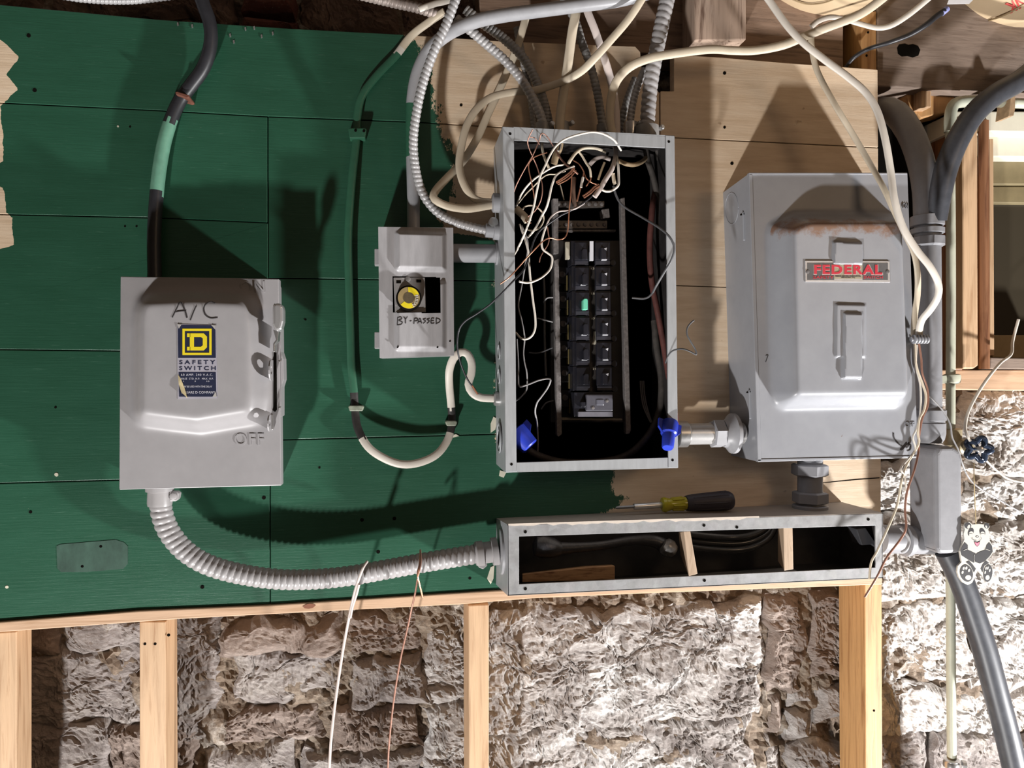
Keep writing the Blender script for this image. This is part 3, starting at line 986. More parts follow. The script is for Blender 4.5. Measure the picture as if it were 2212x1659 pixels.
# peeled corner of the sticker
pc = [W(384, 808, dS), W(386, 830, dS + .003), W(392, 848, dS + .0045), W(402, 857, dS + .003), W(404, 860, dS), W(398, 838, dS + 0.001), W(390, 818, dS + .0008)]
V, F = prism_geo(pc, [p + Vector((0.0003, 0.0003, 0)) for p in pc])
mk('peeled_corner', V, F, mat('aged_paper', (0.62, 0.52, 0.30), 0.6), st)
for pts in [[(383, 700), (392, 701), (386, 710)], [(456, 702), (466, 703), (465, 712)], [(459, 857), (466, 846), (468, 858)]]:
    prism('creased_corner', pts, e + 0.0003, e, mat('creased_foil', (0.75, 0.72, 0.68), 0.3, 0.5), st)
# handle, linkage and locking tabs on the right edge
hd = root('tmp', (0, 0, 0), 'x', 'x')
bpy.data.objects.remove(hd)
h1 = prism('handle', [(588, 660), (592, 654), (606, 655), (612, 664), (612, 694), (608, 710), (603, 717), (594, 714), (588, 700)], dA + 0.034, dA + 0.012, M_chrome, ac, 0.004, seg=3, label='bright chrome switch handle')
prism('handle_link', [(590, 712), (602, 716), (600, 736), (594, 744), (594, 760), (590, 760), (590, 742), (596, 734)], dA + 0.020, dA + 0.004, M_steel, ac, 0.0006)
prism('handle_slot', [(591, 762), (597, 762), (598, 885), (594, 890), (590, 886)], dA + 0.001, dA - 0.01, M_hole, ac)
prism('side_plate', [(596, 658), (606, 656), (607, 760), (612, 775), (613, 820), (608, 836), (608, 900), (601, 902)], dA - 0.002, dA - 0.03, M_ac, ac, 0.001)
def tab(y0, y1, x, reach):
    a, b = W(x, y0, dA), W(x, y1, dA)
    n, r = 16, (a.z - b.z) / 2
    cz, cy = (a.z + b.z) / 2, -dA - reach + r
    out = [Vector((a.x, -dA + 0.004, cz + r)), Vector((a.x, -dA + 0.004, cz - r))] + [Vector((a.x, cy - r * math.sin(math.pi * k / 8), cz - r * math.cos(math.pi * k / 8))) for k in range(9)]
    # outer rim to round hole: triangulated ring
    m_ = len(out)
    inn_ = []
    for p in out:
        dv = Vector((0, p.y - cy, p.z - cz)).normalized()
        inn_.append(Vector((a.x, cy + dv.y * r * 0.42, cz + dv.z * r * 0.42)))
    th = Vector((0.0016, 0, 0))
    V = out + inn_ + [p + th for p in out] + [p + th for p in inn_]
    F = []
    for k in range(m_):
        j = (k + 1) % m_
        F += [[k, j, m_ + j, m_ + k], [2 * m_ + k, 3 * m_ + k, 3 * m_ + j, 2 * m_ + j], [k, 2 * m_ + k, 2 * m_ + j, j], [m_ + k, m_ + j, 3 * m_ + j, 3 * m_ + k]]
    mk('locking_tab', V, F, M_ac, ac)
tab(778, 822, 588, 0.030)
tab(895, 930, 585, 0.028)
prism('cover_latch', [(583, 896), (589, 895), (590, 928), (584, 929)], dA + 0.006, dA - 0.002, M_steel, ac, 0.0006)
for x, y in [(604, 780), (604, 880)]:
    screw('rivet', x, y, dA - 0.001, 3, ac)

# flexible conduit from the A/C switch to the wireway
dF = 0.045
fx = root('flexible_conduit', W(660, 1275, 0), 'thick grey flexible conduit curving from the A/C switch to the wireway', 'conduit')
tube('sleeve', [(346, 1078, dF), (350, 1110, dF), (366, 1150, dF), (400, 1190, dF), (450, 1220, dF), (520, 1240, dF), (600, 1251, dF), (680, 1251, dF), (760, 1243, dF), (850, 1227, dF), (940, 1211, dF), (1045, 1194, dF)], 43, M_flexac, fx, rib=(13.2, 0.13), segs=18)
c1 = W(345, 1050, dF)
sd_ = S(dF)
lathe('connector', c1, (0, 0, -1), [(0, 27 * sd_), (10 * sd_, 27 * sd_), (11 * sd_, 23 * sd_), (34 * sd_, 24 * sd_), (40 * sd_, 23 * sd_)], M_flexac, fx, 24)
cl = prism('clamp_ear', [(366, 1062), (381, 1062), (387, 1066), (385, 1078), (380, 1083), (366, 1083)], dF + 0.006, dF - 0.006, M_flexac, fx, 0.001)
lathe('clamp_screw', W(374, 1072, dF + 0.006), (0, -1, 0), [(0, 0.005), (0.002, 0.0045), (0.0026, 0.003)], M_flexac, cl, 12)
c2 = W(1026, 1197, dF)
ax = (W(1075, 1190, dF) - c2)
lathe('connector', c2, ax, [(0, 24 * sd_), (4 * sd_, 27 * sd_), (18 * sd_, 27 * sd_), (19 * sd_, 23 * sd_), (36 * sd_, 23 * sd_), (37 * sd_, 30 * sd_), (50 * sd_, 30 * sd_)], M_flexac, fx, 24)
prism('clamp_ear', [(1031, 1214), (1050, 1212), (1053, 1222), (1044, 1230), (1034, 1226)], dF + 0.005, dF - 0.006, M_flexac, fx, 0.001)

# ================================================================ small fuse box
dK = 0.055
fkQ = [(817, 490), (979, 492), (981, 768), (820, 773)]
fk = root('fuse_box', W(900, 770, 0), 'small grey fuse box hand-lettered BY-PASSED with a yellow fuse showing', 'fuse box')
f = [W(x, y, dK) for x, y in fkQ]
bk = [Vector((p.x + sx_, 0, p.z)) for p, sx_ in zip(f, (.003, -.002, -.002, .003))]
up_a, up_b = W(849, 494, dK), W(968, 592, dK)
lo_a, lo_b = W(846, 560, dK), W(972, 768, dK)
ho_a, ho_b = W(848, 597, dK), W(951, 677, dK)
lp_a, lp_b = W(848, 600, dK), W(968, 763, dK)

def h_fk(X, Z):
    a = sd_round(X, Z, up_a, up_b, 0.008)
    b = sd_round(X, Z, lp_a, lp_b, 0.008)
    rim = sd_round(X, Z, W(817, 490, dK), W(980, 771, dK), 0.004)
    h = 0.007 * smooth01((a - 0.001) / 0.009) + 0.006 * smooth01((b - 0.001) / 0.009)
    return h + 0.0 * rim

def in_hole(x, z):
    return ho_a.x < x < ho_b.x and ho_b.z < z < ho_a.z

M_fk = mat('scuffed_light_enamel', (0.40, 0.39, 0.40), 0.35, var=0.10, scale=45, c2=(0.32, 0.31, 0.31), spots=-0.08, stretch=(3, 1, 0.5))
door = grid_front('door', fkQ, dK, 110, 180, h_fk, M_fk, fk, bk, in_hole)
box_in = box_geo((ho_a.x - .012, -0.006, ho_b.z - .012), (ho_b.x + .004, -0.004, ho_a.z + .012))
mk('back_panel', *box_in, M_hole, fk)
for x, y, w in [(813, 555, 1), (813, 735, 1)]:
    prism('hinge', [(809, y - 18), (820, y - 18), (820, y + 18), (809, y + 18)], dK - 0.004, dK - 0.016, M_fk, fk, 0.001)
M_block = mat('dusty_grey_metal', (0.30, 0.285, 0.28), 0.6, var=0.15, scale=60)
bl = prism('fuse_block', [(850, 599), (918, 599), (920, 675), (853, 675)], dK + 0.001, dK - 0.035, M_block, fk, 0.001)
for x, y in [(861, 609), (905, 607)]:
    prism('slot', [(x - 5, y - 3), (x + 5, y - 3), (x + 5, y + 3), (x - 5, y + 3)], dK + 0.0015, dK - 0.002, M_hole, bl)
screw('screw', 881, 603, dK + 0.001, 6, bl, M_block)
fu = W(883, 645, dK + 0.001)
s_ = S(dK)
M_glass = mat('fuse_window', (0.13, 0.10, 0.06), 0.15, 0.2, var=0.2, scale=80)
ff = lathe('plug_fuse', fu, (0, -1, 0), [(0, 27 * s_), (0.006, 27 * s_), (0.007, 24 * s_), (0.010, 23 * s_), (0.011, 20 * s_)], M_hole, fk, 32)
fc = fu + Vector((0, -0.0112, 0))
def ring(a0, a1, r0, r1, m, name, lift=0.0006):
    n = max(3, int(abs(a1 - a0) / 0.15))
    V = []
    for k in range(n + 1):
        a = a0 + (a1 - a0) * k / n
        for r in (r0, r1):
            V.append(fc + Vector((r * s_ * math.cos(a), -lift, r * s_ * math.sin(a))))
    nb = len(V)
    V += [p + Vector((0, 0.0006, 0)) for p in V]
    F = []
    for k in range(n):
        F += [[2 * k, 2 * k + 1, 2 * k + 3, 2 * k + 2], [nb + 2 * k, nb + 2 * k + 2, nb + 2 * k + 3, nb + 2 * k + 1], [2 * k + 1, nb + 2 * k + 1, nb + 2 * k + 3, 2 * k + 3], [2 * k, 2 * k + 2, nb + 2 * k + 2, nb + 2 * k]]
    return mk(name, V, F, m, ff)
M_brn = mat('brown_label', (0.30, 0.22, 0.10), 0.5)
ring(0, 2 * math.pi, 0.5, 12, M_glass, 'fuse_window')
ring(0, 2 * math.pi, 11, 23, M_brn, 'fuse_label', 0.0003)
ring(0.35, 1.65, 12, 22.5, M_yel, 'yellow_band')
ring(3.85, 5.2, 12, 22.5, M_yel, 'yellow_band')
M_wl = mat('white_print', (0.8, 0.78, 0.72), 0.5)
for k, ch in enumerate('FUSTAT'):        # lettering running round the rim
    a = 0.30 - 0.26 * k
    r = 17.5
    cx_, cy_ = 883 + r * math.cos(a), 645 - r * math.sin(a)
    co, si = math.cos(a), math.sin(a)
    q = []
    for u, v in ((-2.4, 3.2), (2.4, 3.2), (2.4, -3.2), (-2.4, -3.2)):
        X = u * (si) + v * co
        Y = u * (co) - v * si
        q.append((cx_ + X, cy_ + Y))
    V, F = text_geo(ch, q, dK + 0.001 + 0.0122, 0.0004)
    mk('fuse_lettering', V, F, M_wl, ff)
strokes_on('handwriting', [[(859, 685), (858, 702)], [(859, 686), (866, 685), (868, 689), (861, 692), (869, 696), (866, 701), (857, 702)], [(872, 684), (876, 689), (880, 684)], [(876, 689), (876, 699)], [(885, 694), (889, 693)],
                        [(895, 688), (894, 700)], [(895, 688), (901, 688), (902, 692), (896, 694)], [(902, 699), (907, 688), (911, 699)], [(904, 695), (910, 695)], [(920, 688), (914, 690), (919, 694), (914, 699)],
                        [(928, 688), (922, 690), (927, 694), (922, 699)], [(938, 688), (932, 688), (931, 698), (938, 698)], [(932, 693), (937, 693)], [(942, 688), (942, 699)], [(941, 687), (949, 690), (950, 695), (941, 700)]], 2.0, dK, h_fk, M_ink, door)
for x, y in [(859, 750), (945, 750), (972, 737)]:
    c = W(x, y, dK + (0.0058 if x < 960 else 0))
    lathe('screw_hole', c + Vector((0, 0.0006, 0)), (0, -1, 0), [(0, 0.0014), (0.0012, 0.0012)], M_hole, door, 10)
# nipple joining fuse box and breaker panel
dn = 0.03
lathe('pipe_nipple', W(976, 547, dn), W(1080, 548, dn) - W(976, 547, dn), [(0, 20 * S(dn)), (94 * S(dn), 20 * S(dn)), (94.1 * S(dn), 25 * S(dn)), (108 * S(dn), 25 * S(dn))], M_pipe, None, 24,
      label='short grey pipe joining the small fuse box to the breaker panel', cat='pipe')

# ================================================================ breaker panel
dP = 0.103
TL, TR, BR, BL = (1086, 273), (1457, 293), (1465, 1011), (1092, 1021)
iTL, iTR, iBR, iBL = (1110, 303), (1438, 319), (1444, 988), (1116, 999)
pn = root('breaker_panel', W(1275, 1015, 0), 'open grey breaker panel with no cover and a black interior', 'breaker panel')
def wall_sheet(name, a, b, parent, m, th, nrm):
    """sheet between front edge a-b (pixels at dP) and the boards"""
    p, q = W(*a, dP), W(*b, dP)
    n_ = Vector(nrm) * th
    V = [p, q, Vector((q.x, -0.001, q.z)), Vector((p.x, -0.001, p.z))]
    V = V + [v + n_ for v in V]
    F = [[0, 1, 2, 3], [7, 6, 5, 4], [0, 4, 5, 1], [1, 5, 6, 2], [2, 6, 7, 3], [3, 7, 4, 0]]
    return mk(name, V, F, m, parent)
wl = wall_sheet('side_wall', TL, BL, pn, M_panel, 0.0015, (1, 0, 0))
wall_sheet('side_wall', TR, BR, pn, M_panel, 0.0015, (-1, 0, 0))
wall_sheet('top_wall', TL, TR, pn, M_panel, 0.0015, (0, 0, -1))
wall_sheet('bottom_wall', BL, BR, pn, M_panel, 0.0015, (0, 0, 1))
# black painted liner inside
ins = [W(x, y, dP) for x, y in [(1090, 279), (1453, 298), (1461, 1006), (1096, 1016)]]
V = [Vector((p.x, -dP + 0.003, p.z)) for p in ins] + [Vector((p.x, -0.003, p.z)) for p in ins]
V += [Vector((p.x + a * .001, p.y, p.z + b * .001)) for p, (a, b) in zip(V, ((-1, 1), (1, 1), (1, -1), (-1, -1)) * 2)]
F = []
for k in range(4):
    j = (k + 1) % 4
    F += [[k, j, 4 + j, 4 + k], [8 + k, 12 + k, 12 + j, 8 + j], [k, 8 + k, 8 + j, j]]
F += [[4, 5, 6, 7], [15, 14, 13, 12]]
mk('inner_lining', V, F, M_dblack, pn)
for nm, pts in (('side_flange', [TL, iTL if False else (1110, 275), (1116, 1019), BL]), ('side_flange', [(1438, 292), TR, BR, (1444, 1010)]),
                ('top_flange', [(1110, 275), (1438, 294), (1438, 320), (1110, 303)]), ('bottom_flange', [(1116, 999), (1444, 988), (1444, 1010), (1116, 1020)])):
    prism(nm, pts, dP + (0.0008 if 'side' in nm else 0.0), dP - 0.002, M_panel, pn, 0.0006)
for x, y in [(1102, 289), (1445, 306), (1105, 1003), (1453, 994)]:
    lathe('screw_hole', W(x, y, dP + 0.0012), (0, 1, 0), [(0, 0.0019), (0.002, 0.0019)], M_hole, pn, 12)
# knockouts on the left wall
for y, r in [(347, 22), (757, 17), (812, 17), (952, 34)]:
    c = W(1088, y, dP)
    c = Vector((c.x, -0.052, c.z))
    rr_ = r * S(0.05)
    V, F = lathe_geo(c + Vector((0.0008, 0, 0)), (-1, 0, 0), [(0, rr_), (0.0016, rr_), (0.0016, rr_ * 0.86), (0.0006, rr_ * 0.84)], 24)
    mk('knockout', V, F, M_panel, wl, True, auto=0.6)
    if r > 30:
        V, F = lathe_geo(c + Vector((0.0008, 0, 0)), (-1, 0, 0), [(0, rr_ * .62), (0.0018, rr_ * .62), (0.0018, rr_ * 0.52), (0.0006, rr_ * 0.5)], 24)
        mk('knockout', V, F, M_panel, wl, True, auto=0.6)

# bus rails
dR = 0.060
for pts in ([(1194, 428), (1206, 428), (1207, 548), (1196, 548)], [(1197, 562), (1207, 558), (1214, 938), (1206, 944), (1203, 940)], [(1341, 428), (1350, 426), (1363, 930), (1360, 937), (1352, 938)]):
    prism('bus_rail', pts, dR, dR - 0.012, M_rail, pn, 0.001)
prism('cross_bar', [(1212, 902), (1344, 904), (1344, 908), (1212, 907)], dR - 0.006, dR - 0.014, mat('dull_brass', (0.16, 0.14, 0.11), 0.5, 0.4), pn)
pbox('bus_plate', 1190, 520, 1346, 912, 0.022, 0.010, M_dblack, pn)
M_bar = mat('dim_neutral_bar', (0.13, 0.115, 0.105), 0.45, 0.5, var=0.25, scale=90)
for y0, y1, x0, x1 in [(434, 448, 1198, 1306), (476, 494, 1200, 1312)]:
    nb_ = pbox('neutral_bar', x0, y0, x1, y1, 0.040, 0.028, M_bar, pn, 0.001)
    for k in range(8):
        screw('terminal_screw', x0 + 8 + k * (x1 - x0 - 14) / 7.0, (y0 + y1) / 2, 0.040, 4.6, nb_, M_rail, 0.002)
pbox('cross_strap', 1200, 496, 1330, 500, 0.04, 0.03, M_rail, pn)
prism('main_lug', [(1300, 452), (1316, 450), (1318, 470), (1302, 472)], 0.045, 0.03, M_rail, pn, 0.001)
for k in range(6):
    y = 593 + k * 53.2
    lg = pbox('terminal_block', 1206 + k * 1.2, y - 16, 1234 + k * 1.2, y + 20, 0.042, 0.02, M_plas, pn, 0.001)
    screw('terminal_screw', 1214 + k * 1.2, y, 0.042, 7.5, lg, M_rail, 0.003)
    pbox('brass_contact', 1224 + k * 1.2, y + 2, 1226 + k * 1.2, y + 34, 0.045, 0.03, mat('tarnished_brass', (0.24, 0.19, 0.08), 0.4, 0.5), lg)

# breakers
M_whitelab = mat('white_toggle', (0.62, 0.62, 0.66), 0.45, var=0.05)
M_greenT = mat('mint_green_toggle', (0.16, 0.62, 0.42), 0.4, var=0.05)
M_ivory = mat('ivory_label', (0.50, 0.46, 0.36), 0.6, var=0.15, scale=80)
ORD = ['top', 'second', 'third', 'fourth', 'fifth', 'sixth']
EXTRA = {(0, 0): ' beside an ivory strip', (1, 0): ' with a white strip', (0, 2): ' with a mint green toggle'}
dBk = 0.070
for k in range(6):
    for side in (0, 1):
        y0 = 520 + k * 54.2
        x0, x1 = ((1234, 1271), (1286, 1318))[side]
        x0 += k * 0.75
        x1 += k * 0.75
        lab = f'black circuit breaker, {ORD[k]} from top in the {"left" if side == 0 else "right"} column' + EXTRA.get((side, k), '')
        b = root('circuit_breaker', W((x0 + x1) / 2, y0 + 53, 0.03), lab, 'circuit breaker', 'circuit breakers in the open panel')
        pbox('body', x0, y0, x1, y0 + 53, dBk - 0.006, 0.024, M_plas, b, 0.0008)
        fx0 = x0 + (8 if side == 0 else 0)
        pbox('face', fx0, y0 + 3, x1, y0 + 42, dBk - 0.002, dBk - 0.008, M_plas, b, 0.0008)
        tx = (fx0 + x1) / 2
        tg = M_greenT if (side, k) == (0, 2) else M_plas
        if side == 0:
            tgo = prism('toggle', [(tx + 1, y0 + 20), (tx + 4, y0 + 16), (tx + 10, y0 + 16), (tx + 12, y0 + 19), (tx + 12, y0 + 41), (tx + 1, y0 + 41)], dBk + 0.006, dBk - 0.003, tg, b, 0.0012)
        else:
            tgo = prism('toggle', [(tx - 4, y0 + 14), (tx + 8, y0 + 14), (tx + 8, y0 + 40), (tx - 4, y0 + 40)], dBk + 0.003, dBk - 0.003, tg, b, 0.0012)
            prism('toggle_mark', [(tx + 3, y0 + 17), (tx + 9, y0 + 15), (tx + 8, y0 + 21)], dBk + 0.0034, dBk + 0.002, M_whitelab, tgo)
        if k in (1, 2, 3, 4) or side == 1 and k == 0:
            if not (side == 0 and k == 2):
                pbox('toggle_end', tx - 2, y0 + 40, tx + 9, y0 + 42, dBk + 0.0015, dBk - 0.003, M_whitelab, b)
        pbox('foot', fx0, y0 + 43, x1, y0 + 52.5, dBk - 0.0045, dBk - 0.010, mat('worn_black_plastic', (0.035, 0.035, 0.045), 0.35, var=0.2, scale=80), b, 0.0005)
        if (side, k) == (1, 0):
            pbox('white_strip', x0 - 12, y0 + 1, x0 - 4, y0 + 43, dBk, dBk - 0.004, M_whitelab, b)
        if (side, k) == (0, 0):
            pbox('ivory_strip', x0 - 12, y0 + 2, x0 - 3, y0 + 40, dBk - 0.006, dBk - 0.012, M_ivory, b, 0.0008)
        if side == 1:
            lathe('screw_boss', W(x1 + 3, y0 + 49, dBk - 0.02), (0, -1, 0), [(0, 0.005), (0.006, 0.005), (0.007, 0.004)], M_plas, b, 14)
            if k < 5:
                text('number_print', str(13 + 2 * k), x0 - 9, y0 + 58, x0 - 2, y0 + 62, dBk - 0.005, M_ivory, b)
mb = root('main_breaker', W(1290, 900, 0.03), 'wide black double breaker with a pale lower edge below the others', 'circuit breaker')
pbox('body', 1240, 847, 1325, 900, dBk - 0.004, 0.024, M_plas, mb, 0.001)
M_gp = mat('dusty_black_plastic', (0.085, 0.083, 0.10), 0.4, var=0.15, scale=60)
pbox('face', 1266, 852, 1324, 888, dBk + 0.002, dBk - 0.006, M_gp, mb, 0.0015)
pbox('foot', 1249, 889, 1324, 900, dBk - 0.001, dBk - 0.010, mat('grey_plastic_edge', (0.16, 0.155, 0.18), 0.45, var=0.15), mb, 0.0008)
pbox('label_area', 1288, 862, 1305, 876, dBk + 0.003, dBk, mat('shiny_grey_plastic', (0.14, 0.14, 0.17), 0.2), mb, 0.0015)
prism('toggle', [(1255, 868), (1265, 868), (1265, 880), (1255, 880)], dBk + 0.004, dBk - 0.004, M_plas, mb, 0.001)
for x, y in [(1311, 866), (1281, 881)]:
    screw('screw', x, y, dBk + 0.002, 4, mb, M_rail)
pbox('centre_strip', 1272, 574, 1287, 846, dBk - 0.012, 0.024, mat('dark_label_strip', (0.03, 0.025, 0.022), 0.5), pn)
prism('worn_label', [(1282, 716), (1288, 716), (1287, 744), (1280, 744)], dBk - 0.0114, dBk - 0.013, M_ivory, pn)

# ================================================================ large disconnect box on the right
dD = 0.088
fdQ = [(1618, 375), (1960, 375), (1983, 989), (1637, 997)]
fd = root('disconnect_switch_box', W(1790, 990, 0), 'large grey disconnect switch box with a red lettered nameplate and rusty top edge', 'switch box')
f = [W(x, y, dD) for x, y in fdQ]
bk = [Vector((W(1562, 415, 0).x, 0, W(1562, 416, 0).z)), Vector((f[1].x, 0, f[1].z)), Vector((f[2].x - .002, 0, f[2].z)), Vector((W(1580, 985, 0).x, 0, W(1580, 984, 0).z))]
hB = 0.036
bul = xz([(1685, 470), (1715, 458), (1925, 458), (1938, 468), (1944, 490), (1957, 842), (1952, 868), (1935, 882), (1690, 886), (1672, 876), (1664, 855), (1655, 505), (1660, 485)], dD)
tab_a, tab_b = W(1797, 521, dD + hB), W(1863, 575, dD + hB)
k1a, k1b = W(1802, 655, dD + hB), W(1870, 774, dD + hB)
k2a, k2b = W(1817, 674, dD + hB), W(1861, 820, dD + hB)

def h_fd(X, Z):
    s = sd_poly(X, Z, bul)
    h0 = hB * smooth01((s + 0.001) / 0.027)
    h = 0.0045 * smooth01(sd_round(X, Z, tab_a, tab_b, 0.002) / 0.003)
    k = np.maximum(0.0028 * smooth01(sd_round(X, Z, k1a, k1b, 0.002) / 0.003), 0.0)
    k2 = 0.0062 * smooth01(sd_round(X, Z, k2a, k2b, 0.002) / 0.0035)
    return h0, h + np.maximum(k, k2), 8

def rust_mat():
    m, nt, bs = nt_new('weathered_blue_grey_enamel')
    p = pos_scaled(nt)
    f_ = noise_n(nt, p, 30, 5, 0.6)
    base = ramp(nt, f_, [(0.3, (0.29, 0.295, 0.318)), (0.7, (0.325, 0.33, 0.352))])
    sx = N(nt, 'ShaderNodeSeparateXYZ')
    nt.links.new(p, sx.inputs[0])
    zr = W(1800, 492, dD + hB * 0.6).z
    band = mth(nt, 'SUBTRACT', 1.0, mth(nt, 'DIVIDE', mth(nt, 'ABSOLUTE', mth(nt, 'SUBTRACT', sx.outputs['Z'], zr)), 0.020))
    fwd = mth(nt, 'LESS_THAN', sx.outputs['Y'], -dD - 0.004)
    n2 = noise_n(nt, p, 55, 7, 0.75)
    amt = mth(nt, 'MULTIPLY', fwd, mth(nt, 'ADD', mth(nt, 'MULTIPLY', band, 0.35), n2))
    base = mix(nt, ramp(nt, amt, [(0.60, 0.0), (0.82, 0.85)]), base, (0.24, 0.12, 0.065))
    n3 = noise_n(nt, p, 70, 4, 0.6)
    base = mix(nt, ramp(nt, n3, [(0.74, 0.0), (0.78, 0.8)]), base, (0.16, 0.09, 0.06))
    nt.links.new(base, bs.inputs['Base Color'])
    bs.inputs['Roughness'].default_value = 0.36
    bump(nt, bs, noise_n(nt, p, 120, 3, 0.5), 0.2, 0.0004)
    MATS['fd'] = m
    return m
M_fd = rust_mat()
fcov = grid_front('cover', fdQ, dD, 150, 230, h_fd, M_fd, fd, bk)
prism('cover_edge', [(1618, 375), (1626, 375), (1645, 996), (1637, 997)], dD + 0.001, dD - 0.004, M_fd, fd, 0.0008)
prism('cover_edge', [(1618, 373), (1960, 373), (1960, 377), (1618, 378)], dD + 0.001, dD - 0.006, M_fd, fd, 0.0006)
prism('cover_edge', [(1637, 992), (1983, 984), (1983, 989), (1637, 998)], dD + 0.001, dD - 0.006, M_fd, fd, 0.0006)
# nameplate
dNp = dD + hB + 0.0015
M_plateg = mat('dark_grey_plate', (0.12, 0.115, 0.115), 0.45, var=0.15, scale=60)
M_platef = mat('worn_tin', (0.52, 0.50, 0.49), 0.4, 0.3, var=0.1, scale=60)
M_redp = mat('red_enamel_print', (0.58, 0.035, 0.06), 0.4, var=0.05)
npl = prism('nameplate', [(1739, 563), (1922, 564), (1923, 610), (1740, 609)], dNp, dNp - 0.003, M_platef, fcov, 0.0004, label='tin nameplate with red lettering')
prism('plate_field', [(1744, 568), (1802, 568), (1802, 605), (1744, 605)], dNp + 0.0003, dNp, M_plateg, npl)
prism('plate_field', [(1864, 568), (1918, 568), (1918, 605), (1864, 605)], dNp + 0.0003, dNp, M_plateg, npl)
M_gold = mat('tarnished_gold_plate', (0.42, 0.38, 0.28), 0.4, 0.3, var=0.1, scale=60)
prism('plate_field', [(1802, 570), (1863, 570), (1863, 602), (1802, 602)], dNp + 0.0002, dNp, M_gold, npl)
V, F = text_geo('FEDERAL', [(1759, 572), (1906, 572), (1906, 593), (1759, 592)], dNp + 0.0009, 0.0005, 1.16, bold=0.035)
bmv = [v.copy() for v in V]
mk('red_lettering', V, F, M_redp, npl)
V, F = text_geo('FEDERAL', [(1757.5, 571), (1907.5, 571), (1907.5, 594.5), (1757.5, 593.5)], dNp + 0.0005, 0.0003, 1.16, bold=0.055)
mk('lettering_outline', V, F, M_platef, npl)
text('red_lettering', 'SAFETY', 1757, 596, 1801, 602, dNp + 0.0007, M_redp, npl)
text('red_lettering', 'SWITCH', 1866, 596, 1907, 602, dNp + 0.0007, M_redp, npl)
text('small_lettering', 'FEDERAL ELECTRIC PRODUCTS CO.', 1805, 595, 1860, 598, dNp + 0.0007, M_plateg, npl)
text('small_lettering', 'NEWARK, N.J.', 1818, 599, 1848, 601.5, dNp + 0.0007, M_plateg, npl)
for x in (1744.5, 1917):
    screw('rivet', x, 587, dNp, 5, npl, M_rail)
# pen marks and small marks
strokes('pen_mark', [[(1930, 935), (1931, 945), (1937, 955), (1945, 962), (1950, 966)], [(1944, 972), (1950, 966), (1958, 956), (1952, 968), (1946, 972), (1958, 962), (1964, 956), (1958, 968), (1966, 960), (1968, 964), (1966, 972), (1960, 974)]], 3.2, dD + 0.0006, M_ink, fcov)
strokes('pen_mark', [[(1654, 768), (1659, 767), (1656, 776), (1654, 782)]], 1.8, dD + 0.0008, M_ink, fcov)
V, F = text_geo('OFF', [(1955, 911), (1976, 911), (1976, 922), (1955, 922)], dD + 0.0012, 0.0015, 1.05)
mk('embossed_lettering', V, F, M_fd, fcov)
V, F = text_geo('ON', [(1950, 438), (1962, 438), (1962, 450), (1950, 450)], dD + 0.0012, 0.0015, 1.05)
mk('embossed_lettering', V, F, M_fd, fcov)
# hinge pins and knockout on the left wall
def on_left(px, py):
    """point of the box's left wall seen at a pixel"""
    a, b = f[0], bk[0]
    n_ = (Vector(f[3]) - Vector(f[0])).cross(Vector(bk[0]) - Vector(f[0]))
    r_ = ray(px, py)
    t_ = (Vector(f[0]) - CAM).dot(n_) / r_.dot(n_)
    return CAM + r_ * t_
for y0, y1 in ((458, 520), (842, 905)):
    xx = 1606 + (y0 - 458) * 0.035
    V, F, n = tube_geo([on_left(xx, y0), on_left(xx + 2, y1)], 0.0022, 8)
    mk('hinge_pin', V, F, M_fd, fd, True)
    V, F, n = tube_geo([on_left(xx - 6, y0 + 6), on_left(xx + 2, y0 + 4)], 0.0012, 6)
    mk('hinge_pin', V, F, M_hole, fd, True)
def side_ring(pts, rad, m, name):
    V, F, n = tube_geo([on_left(x, y) for x, y in pts], rad, 6, cap=True)
    return mk(name, V, F, m, fd, True)
side_ring([(1581 + 14 * math.cos(t * math.pi / 12), 450 + 34 * math.sin(t * math.pi / 12)) for t in range(25)], 0.0007, M_fd, 'knockout')
# the shadowed bottom conduit hub on the left wall
hub = on_left(1600, 930)

# nipple between panel and disconnect
dq = 0.050
a, b = W(1462, 938, dq), W(1604, 936, dq)
L = (b - a).length
q = S(dq)
nip = root('pipe_nipple', a, 'bright galvanized pipe with a locknut joining the panel to the big disconnect', 'pipe')
lathe('pipe', a, b - a, [(0, 24 * q), (L, 24 * q)], M_steel if False else mat('bright_galvanized', (0.50, 0.49, 0.48), 0.3, 0.35, var=0.1, scale=70), nip, 28)
lathe('bushing', a, b - a, [(0, 30 * q), (22 * q, 30 * q), (26 * q, 25 * q)], M_steel, nip, 24)
lathe('locknut', a + (b - a) * (82 * q / L), b - a, [(0, 28 * q), (3 * q, 33 * q), (26 * q, 33 * q), (30 * q, 28 * q)], M_pipe, nip, 6, sm=False)
lathe('hub_flange', a + (b - a) * (110 * q / L), b - a, [(0, 30 * q), (10 * q, 34 * q), (20 * q, 46 * q), (28 * q, 46 * q)], M_pipe, nip, 32)

